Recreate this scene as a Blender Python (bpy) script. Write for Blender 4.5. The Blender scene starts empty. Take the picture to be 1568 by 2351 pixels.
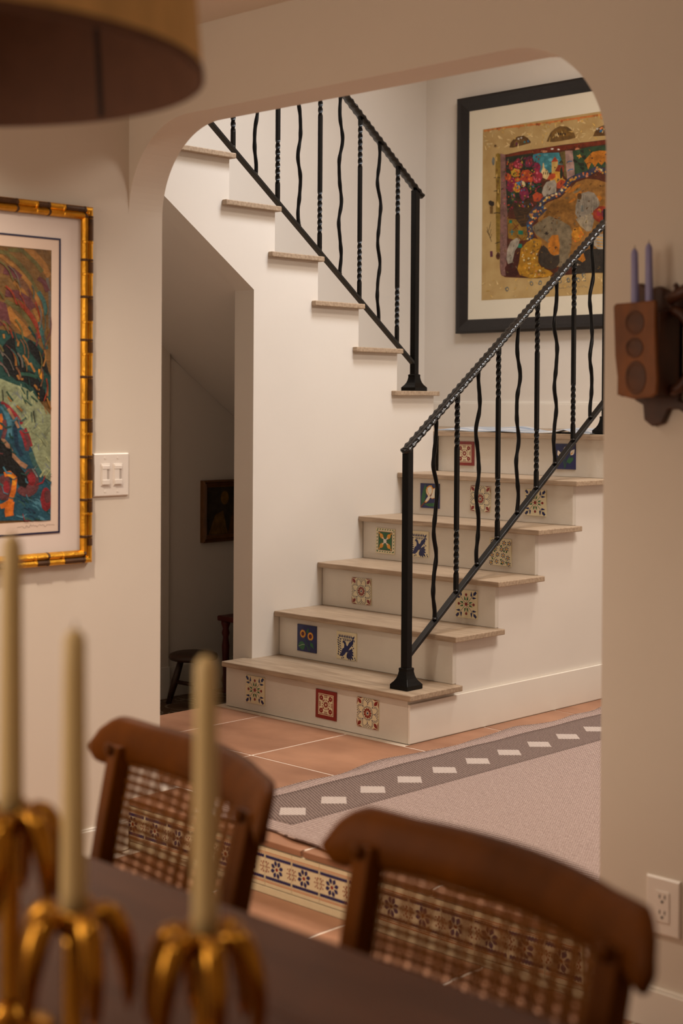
import bpy, bmesh, math, random
from mathutils import Vector, Matrix
random.seed(11)
PI = math.pi
SC = bpy.context.scene
COL = SC.collection

# ------------------------------------------------------------------ camera
W_PX = 1568.0
F_PX = 3462.0
cam_d = bpy.data.cameras.new('camera')
cam = bpy.data.objects.new('camera', cam_d); COL.objects.link(cam)
cam_d.sensor_fit = 'HORIZONTAL'; cam_d.sensor_width = 36.0
cam_d.lens = 36.0 * F_PX / W_PX
cam_d.shift_y = -195.9 / W_PX
yaw = PI / 4 - 0.0178; pitch = 0.0158; roll = 0.0063
fw0 = Vector((-math.sin(yaw), math.cos(yaw), 0)); rt0 = Vector((math.cos(yaw), math.sin(yaw), 0)); up0 = Vector((0, 0, 1))
fw = fw0 * math.cos(pitch) - up0 * math.sin(pitch); upv = up0 * math.cos(pitch) + fw0 * math.sin(pitch)
rx = rt0 * math.cos(roll) + upv * math.sin(roll); uy = upv * math.cos(roll) - rt0 * math.sin(roll)
m = Matrix.Identity(4)
for i in range(3):
    m[i][0] = rx[i]; m[i][1] = uy[i]; m[i][2] = -fw[i]
m.translation = Vector((3.515, -3.987, 1.205))
cam.matrix_world = m
cam_d.clip_start = 0.05
cam_d.dof.use_dof = True
cam_d.dof.focus_distance = 5.7
cam_d.dof.aperture_fstop = cam_d.lens / 16.5
SC.camera = cam

# ------------------------------------------------------------------ world, lights, exposure
SC.view_settings.view_transform = 'Standard'; SC.view_settings.look = 'None'
SC.view_settings.gamma = 1.0; SC.view_settings.use_curve_mapping = False
SC.view_settings.exposure = 0.0
cy = SC.cycles
cy.max_bounces = 5; cy.diffuse_bounces = 3; cy.glossy_bounces = 2; cy.transmission_bounces = 2
cy.caustics_reflective = False; cy.caustics_refractive = False
cy.use_adaptive_sampling = True; cy.adaptive_threshold = 0.03
wd = bpy.data.worlds.new('world'); SC.world = wd; wd.use_nodes = True
wd.node_tree.nodes['Background'].inputs[0].default_value = (1.0, 0.86, 0.7, 1)
wd.node_tree.nodes['Background'].inputs[1].default_value = 0.012

def area(name, loc, size, power, color, target=None, sizey=None, spread=180):
    d = bpy.data.lights.new(name, 'AREA'); d.energy = power; d.color = color; d.spread = math.radians(spread)
    d.shape = 'RECTANGLE' if sizey else 'DISK'; d.size = size
    if sizey: d.size_y = sizey
    o = bpy.data.objects.new(name, d); COL.objects.link(o); o.location = loc
    t = Vector(target) if target else Vector(loc) - Vector((0, 0, 1))
    o.rotation_euler = (t - Vector(loc)).to_track_quat('-Z', 'Y').to_euler()
    return o
def spot(name, loc, power, color, target, angle=95, blend=0.8, r=0.05):
    d = bpy.data.lights.new(name, 'SPOT'); d.energy = power; d.color = color
    d.spot_size = math.radians(angle); d.spot_blend = blend; d.shadow_soft_size = r
    o = bpy.data.objects.new(name, d); COL.objects.link(o); o.location = loc
    o.rotation_euler = (Vector(target) - Vector(loc)).to_track_quat('-Z', 'Y').to_euler()
    return o
WARM = (1.0, 0.85, 0.69); SOFT = (1.0, 0.89, 0.78); DAY = (0.93, 0.96, 1.0)
area('landing_ceiling_light', (0.75, 1.26, 3.6), 0.45, 27, SOFT, None, None, 165)
area('hall_ceiling_light', (1.8, 0.3, 2.7), 0.9, 48, SOFT, None, None, 160)
area('upper_window_daylight', (0.1, 0.45, 4.0), 0.7, 22, DAY, (-0.95, 0.45, 1.9), None, 100)
pd = bpy.data.lights.new('upper_wall_fill', 'POINT'); pd.energy = 17; pd.color = SOFT; pd.shadow_soft_size = 0.16  # unseen fill light, added to brighten the upper stairwell walls
po = bpy.data.objects.new('upper_wall_fill', pd); COL.objects.link(po); po.location = (0.1, 1.0, 3.35)
spot('dining_downlight', (0.5, -2.05, 2.27), 160, WARM, (0.42, -2.05, 0), 125, 1.0, 0.06)
spot('dining_downlight.001', (3.1, -2.3, 2.27), 10, WARM, (3.1, -2.3, 0), 165, 1.0, 0.06)
spot('dining_downlight.002', (3.1, -4.4, 2.27), 22, WARM, (3.1, -4.4, 0), 165, 1.0, 0.06)
spot('dining_downlight.003', (0.95, -4.4, 2.27), 44, WARM, (0.95, -4.4, 0), 165, 1.0, 0.06)
area('dining_rear_fill', (1.2, -5.1, 1.5), 1.4, 24, WARM, (0.6, -1.2, 1.6), 1.2)  # added soft fill behind the camera, lifts the arch wall and pier

# ------------------------------------------------------------------ materials
def s2l(c):
    def f(v):
        v = v / 255.0
        return v / 12.92 if v <= 0.04045 else ((v + 0.055) / 1.055) ** 2.4
    return tuple(f(v) for v in c)
MATS = {}
def mat(name, rgb, rough=0.6, metal=0.0, var=0.0, vscale=8.0, bump=0.0, bscale=60.0, spec=0.5, rgb2=None, stretch=(1, 1, 1), rand=0.0, coat=0.0, detail=4.0):
    if name in MATS: return MATS[name]
    mt = bpy.data.materials.new(name); mt.use_nodes = True
    nt = mt.node_tree; b = nt.nodes['Principled BSDF']
    c1 = s2l(rgb)
    b.inputs['Base Color'].default_value = (*c1, 1)
    b.inputs['Roughness'].default_value = rough; b.inputs['Metallic'].default_value = metal
    b.inputs['Specular IOR Level'].default_value = spec
    if coat: b.inputs['Coat Weight'].default_value = coat; b.inputs['Coat Roughness'].default_value = 0.15
    if var > 0 or bump > 0 or rand > 0:
        tc = nt.nodes.new('ShaderNodeTexCoord'); mp = nt.nodes.new('ShaderNodeMapping')
        mp.inputs['Scale'].default_value = stretch
        nt.links.new(tc.outputs['Object'], mp.inputs['Vector'])
        vec = mp.outputs['Vector']
        if rand > 0:
            oi = nt.nodes.new('ShaderNodeObjectInfo'); ad = nt.nodes.new('ShaderNodeVectorMath'); ad.operation = 'ADD'
            sc_ = nt.nodes.new('ShaderNodeVectorMath'); sc_.operation = 'SCALE'; sc_.inputs['Scale'].default_value = 37.0
            cb = nt.nodes.new('ShaderNodeCombineXYZ')
            for k in range(3): nt.links.new(oi.outputs['Random'], cb.inputs[k])
            nt.links.new(cb.outputs[0], sc_.inputs[0]); nt.links.new(vec, ad.inputs[0]); nt.links.new(sc_.outputs[0], ad.inputs[1])
            vec = ad.outputs[0]
        if var > 0 or rand > 0:
            n = nt.nodes.new('ShaderNodeTexNoise'); n.inputs['Scale'].default_value = vscale; n.inputs['Detail'].default_value = detail
            nt.links.new(vec, n.inputs['Vector'])
            rp = nt.nodes.new('ShaderNodeValToRGB')
            if rgb2 is None:
                lo = tuple(max(0, v * (1 - var)) for v in c1); hi = tuple(min(1, v * (1 + var)) for v in c1)
            else: lo, hi = s2l(rgb2), c1
            rp.color_ramp.elements[0].position = 0.3; rp.color_ramp.elements[0].color = (*lo, 1)
            rp.color_ramp.elements[1].position = 0.7; rp.color_ramp.elements[1].color = (*hi, 1)
            nt.links.new(n.outputs['Fac'], rp.inputs[0]); out = rp.outputs[0]
            if rand > 0:
                hs = nt.nodes.new('ShaderNodeHueSaturation'); mr = nt.nodes.new('ShaderNodeMapRange')
                mr.inputs['To Min'].default_value = 1 - rand; mr.inputs['To Max'].default_value = 1 + rand
                nt.links.new(oi.outputs['Random'], mr.inputs[0]); nt.links.new(mr.outputs[0], hs.inputs['Value']); nt.links.new(out, hs.inputs['Color']); out = hs.outputs[0]
            nt.links.new(out, b.inputs['Base Color'])
        if bump > 0:
            n2 = nt.nodes.new('ShaderNodeTexNoise'); n2.inputs['Scale'].default_value = bscale; n2.inputs['Detail'].default_value = 3
            nt.links.new(vec, n2.inputs['Vector'])
            bp = nt.nodes.new('ShaderNodeBump'); bp.inputs['Strength'].default_value = bump; bp.inputs['Distance'].default_value = 0.01
            nt.links.new(n2.outputs['Fac'], bp.inputs['Height']); nt.links.new(bp.outputs[0], b.inputs['Normal'])
    MATS[name] = mt
    return mt
def weave(name, rgb_a, rgb_b, scale, diag=0.0, bump=0.5):
    mt = bpy.data.materials.new(name); mt.use_nodes = True; nt = mt.node_tree; b = nt.nodes['Principled BSDF']
    b.inputs['Roughness'].default_value = 0.95; b.inputs['Specular IOR Level'].default_value = 0.1
    tc = nt.nodes.new('ShaderNodeTexCoord'); mp = nt.nodes.new('ShaderNodeMapping'); mp.inputs['Rotation'].default_value = (0, 0, diag)
    nt.links.new(tc.outputs['Object'], mp.inputs['Vector'])
    ws = []
    for d, s in (('X', scale), ('Y', scale * 0.55)):
        w = nt.nodes.new('ShaderNodeTexWave'); w.bands_direction = d; w.inputs['Scale'].default_value = s
        w.inputs['Distortion'].default_value = 1.2; w.inputs['Detail'].default_value = 1; w.inputs['Detail Scale'].default_value = 3
        nt.links.new(mp.outputs[0], w.inputs['Vector']); ws.append(w)
    mx = nt.nodes.new('ShaderNodeMath'); mx.operation = 'MULTIPLY'
    nt.links.new(ws[0].outputs['Fac'], mx.inputs[0]); nt.links.new(ws[1].outputs['Fac'], mx.inputs[1])
    rp = nt.nodes.new('ShaderNodeValToRGB'); rp.color_ramp.elements[0].color = (*s2l(rgb_a), 1); rp.color_ramp.elements[1].color = (*s2l(rgb_b), 1)
    rp.color_ramp.elements[1].position = 0.55
    nt.links.new(mx.outputs[0], rp.inputs[0]); nt.links.new(rp.outputs[0], b.inputs['Base Color'])
    bp = nt.nodes.new('ShaderNodeBump'); bp.inputs['Strength'].default_value = bump; bp.inputs['Distance'].default_value = 0.004
    nt.links.new(mx.outputs[0], bp.inputs['Height']); nt.links.new(bp.outputs[0], b.inputs['Normal'])
    MATS[name] = mt
    return mt

PLASTER = mat('warm_white_plaster', (224, 212, 197), 0.75, var=0.02, vscale=2.5, bump=0.02, bscale=45, spec=0.2)
STAIRWHITE = mat('white_stair_plaster', (230, 221, 210), 0.7, var=0.025, vscale=2.0, bump=0.03, bscale=35, spec=0.2)
RISERWHITE = mat('painted_riser_white', (218, 209, 196), 0.6, var=0.05, vscale=6.0, bump=0.08, bscale=50, spec=0.3)
CEIL = mat('ceiling_paint', (226, 212, 196), 0.85, var=0.02, vscale=2.0)
TRIMW = mat('white_trim_paint', (238, 230, 218), 0.4, var=0.02, vscale=4.0)
OAK = mat('pale_limed_oak', (184, 160, 134), 0.5, var=0.3, vscale=7.0, rgb2=(150, 126, 102), stretch=(1.2, 14, 14), bump=0.05, bscale=30, rand=0.06)
TERRA = mat('terracotta_tile', (170, 122, 92), 0.5, var=0.3, vscale=3.2, rgb2=(136, 92, 66), stretch=(1, 1.6, 1), bump=0.08, bscale=14, rand=0.12)
GROUT = mat('pale_grout', (232, 216, 198), 0.9, var=0.06, vscale=30)
IRON = mat('black_wrought_iron', (7, 6, 6), 0.34, spec=0.2)
IRONR = mat('hammered_black_iron', (15, 12, 11), 0.2, spec=0.5, bump=0.22, bscale=120, coat=0.1)
IRONB = mat('satin_black_iron_bar', (14, 12, 11), 0.3, spec=0.4)
NAVY = mat('navy_glaze', (22, 30, 86), 0.18, var=0.15, vscale=30)
CREAM = mat('cream_glaze', (226, 212, 176), 0.2, var=0.04, vscale=20)
REDG = mat('oxblood_glaze', (132, 34, 28), 0.2, var=0.12, vscale=30)
GREENG = mat('green_glaze', (34, 96, 52), 0.2, var=0.2, vscale=30)
YELG = mat('yellow_glaze', (226, 158, 44), 0.2, var=0.15, vscale=40)
WHITEG = mat('white_glaze', (236, 228, 212), 0.2)
BROWNG = mat('brown_glaze', (110, 50, 24), 0.2)
ORLINE = mat('orange_line_glaze', (190, 92, 36), 0.2)

# ------------------------------------------------------------------ mesh helpers
class MB:
    def __init__(s): s.v = []; s.f = []; s.m = []
    def add(s, vs, fs, mi=0):
        o = len(s.v); s.v += [tuple(p) for p in vs]; s.f += [tuple(i + o for i in f) for f in fs]; s.m += [mi] * len(fs); return s
    def box(s, a, b, mi=0):
        x0, y0, z0 = a; x1, y1, z1 = b
        vs = [(x0, y0, z0), (x1, y0, z0), (x1, y1, z0), (x0, y1, z0), (x0, y0, z1), (x1, y0, z1), (x1, y1, z1), (x0, y1, z1)]
        return s.add(vs, [(0, 3, 2, 1), (4, 5, 6, 7), (0, 1, 5, 4), (1, 2, 6, 5), (2, 3, 7, 6), (3, 0, 4, 7)], mi)
    def prism(s, pts, axis, a, b, mi=0):
        # pts: outline in the plane across axis; axis 'X': (y,z), 'Y': (x,z), 'Z': (x,y)
        def P(p, t): return {'X': (t, p[0], p[1]), 'Y': (p[0], t, p[1]), 'Z': (p[0], p[1], t)}[axis]
        n = len(pts); vs = [P(p, a) for p in pts] + [P(p, b) for p in pts]
        ar = sum(pts[i - 1][0] * pts[i][1] - pts[i][0] * pts[i - 1][1] for i in range(n))
        flip = (ar > 0) != (axis == 'Y')
        fa, fb = tuple(range(n)), tuple(range(n, 2 * n))
        fs = [fa[::-1] if flip else fa, fb if flip else fb[::-1]]
        for i in range(n):
            j = (i + 1) % n; q = (i, j, n + j, n + i); fs.append(q if flip else q[::-1])
        return s.add(vs, fs, mi)
    def loft(s, rings, cap=True, mi=0, closed=False):
        n = len(rings[0]); vs = [p for r in rings for p in r]; fs = []
        for k in range(len(rings) - (0 if closed else 1)):
            k2 = (k + 1) % len(rings)
            for i in range(n):
                j = (i + 1) % n; fs.append((k * n + i, k * n + j, k2 * n + j, k2 * n + i))
        if cap and not closed: fs += [tuple(range(n))[::-1], tuple(range((len(rings) - 1) * n, len(rings) * n))]
        return s.add(vs, fs, mi)
    def tube(s, path, r, n=8, mi=0, closed=False):
        path = [Vector(p) for p in path]; rings = []; prev = None
        for i, p in enumerate(path):
            a = path[i - 1] if (i > 0 or closed) else path[i]; b = path[(i + 1) % len(path)] if (i < len(path) - 1 or closed) else path[i]
            t = (b - a).normalized()
            if prev is None:
                u = t.orthogonal().normalized()
            else:
                u = (prev - t * prev.dot(t)).normalized()
            prev = u; w = t.cross(u); rr = r[i] if isinstance(r, (list, tuple)) else r
            rings.append([p + (u * math.cos(2 * PI * k / n) + w * math.sin(2 * PI * k / n)) * rr for k in range(n)])
        return s.loft(rings, True, mi, closed)
    def lathe(s, prof, c=(0, 0, 0), n=20, mi=0):
        rings = [[(c[0] + r * math.cos(2 * PI * k / n), c[1] + r * math.sin(2 * PI * k / n), c[2] + z) for k in range(n)] for r, z in prof]
        return s.loft(rings, True, mi)
    def build(s, name, mats, parent=None, origin=(0, 0, 0), smooth=False, bevel=0.0, weld=False):
        me = bpy.data.meshes.new(name)
        o = origin
        me.from_pydata([(p[0] - o[0], p[1] - o[1], p[2] - o[2]) for p in s.v], [], s.f)
        if not isinstance(mats, (list, tuple)): mats = [mats]
        for mt in mats: me.materials.append(mt)
        me.polygons.foreach_set('material_index', s.m)
        if smooth: me.polygons.foreach_set('use_smooth', [True] * len(me.polygons))
        me.validate(); me.update()
        ob = bpy.data.objects.new(name, me); COL.objects.link(ob)
        if parent is not None:
            ob.parent = parent
            pl = Vector(parent.get('_w', (0, 0, 0))); ob.location = Vector(o) - pl
        else: ob.location = o
        ob['_w'] = tuple(o)
        if bevel > 0:
            bv = ob.modifiers.new('bevel', 'BEVEL'); bv.width = bevel; bv.segments = 2; bv.limit_method = 'ANGLE'; bv.angle_limit = 0.7
        return ob
def tag(o, label=None, cat=None, group=None, kind=None):
    if label: o['label'] = label
    if cat: o['category'] = cat
    if group: o['group'] = group
    if kind: o['kind'] = kind
    return o
def empty(name, loc, rz=0.0):
    o = bpy.data.objects.new(name, None); COL.objects.link(o); o.location = loc; o.rotation_euler = (0, 0, rz); o.empty_display_size = 0.1
    o['_w'] = (0, 0, 0) if rz else tuple(loc)
    return o
def inst(name, src, loc, parent=None, rz=0.0):
    o = bpy.data.objects.new(name, src.data); COL.objects.link(o)
    for md in src.modifiers:
        if md.type == 'BEVEL':
            bv = o.modifiers.new('bevel', 'BEVEL'); bv.width = md.width; bv.segments = md.segments; bv.limit_method = md.limit_method; bv.angle_limit = md.angle_limit
    if parent is not None:
        o.parent = parent; o.location = Vector(loc) - Vector(parent.get('_w', (0, 0, 0)))
    else: o.location = loc
    o.rotation_euler = (0, 0, rz); o['_w'] = tuple(loc)
    return o
class Flat:
    '''painted decoration: polygons laid in thin coats on a flat face (u right, v up, n outward)'''
    def __init__(s, org, u, v, n, scale=1.0, coat=0.0003):
        s.o, s.u, s.vv, s.n, s.s, s.c = Vector(org), Vector(u), Vector(v), Vector(n), scale, coat
        s.mb = MB(); s.mats = []; s.k = 0
    def poly(s, mt, pts, layer=1):
        if mt not in s.mats: s.mats.append(mt)
        s.k += 1; off = s.c * layer + s.k * 6e-7
        ar = sum(pts[i - 1][0] * pts[i][1] - pts[i][0] * pts[i - 1][1] for i in range(len(pts)))
        if ar < 0: pts = pts[::-1]
        if s.u.cross(s.vv).dot(s.n) < 0: pts = pts[::-1]
        s.mb.add([s.o + s.u * (p[0] * s.s) + s.vv * (p[1] * s.s) + s.n * off for p in pts], [tuple(range(len(pts)))], s.mats.index(mt))
    def ell(s, mt, x, y, rx, ry=None, layer=1, rot=0.0, n=12):
        ry = rx if ry is None else ry
        s.poly(mt, [(x + rx * math.cos(2 * PI * i / n) * math.cos(rot) - ry * math.sin(2 * PI * i / n) * math.sin(rot), y + rx * math.cos(2 * PI * i / n) * math.sin(rot) + ry * math.sin(2 * PI * i / n) * math.cos(rot)) for i in range(n)], layer)
    def leaf(s, mt, x, y, a, l, w, layer=1, fat=0.5):
        pts = []; N = 6
        for i in range(N + 1):
            t = i / N; pts.append((t * l, w * math.sin(PI * t ** fat) * 0.5))
        for i in range(N - 1, 0, -1):
            t = i / N; pts.append((t * l, -w * math.sin(PI * t ** fat) * 0.5))
        ca, sa = math.cos(a), math.sin(a)
        s.poly(mt, [(x + p[0] * ca - p[1] * sa, y + p[0] * sa + p[1] * ca) for p in pts], layer)
    def line(s, mt, pts, w, layer=1, closed=False):
        n = len(pts)
        for i in range(n if closed else n - 1):
            (x0, y0), (x1, y1) = pts[i], pts[(i + 1) % n]; d = math.hypot(x1 - x0, y1 - y0) or 1
            nx, ny = -(y1 - y0) / d * w / 2, (x1 - x0) / d * w / 2; ex, ey = (x1 - x0) / d * w * .2, (y1 - y0) / d * w * .2
            s.poly(mt, [(x0 + nx - ex, y0 + ny - ey), (x1 + nx + ex, y1 + ny + ey), (x1 - nx + ex, y1 - ny + ey), (x0 - nx - ex, y0 - ny - ey)], layer)
    def rect(s, mt, x0, y0, x1, y1, layer=1): s.poly(mt, [(x0, y0), (x1, y0), (x1, y1), (x0, y1)], layer)
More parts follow.
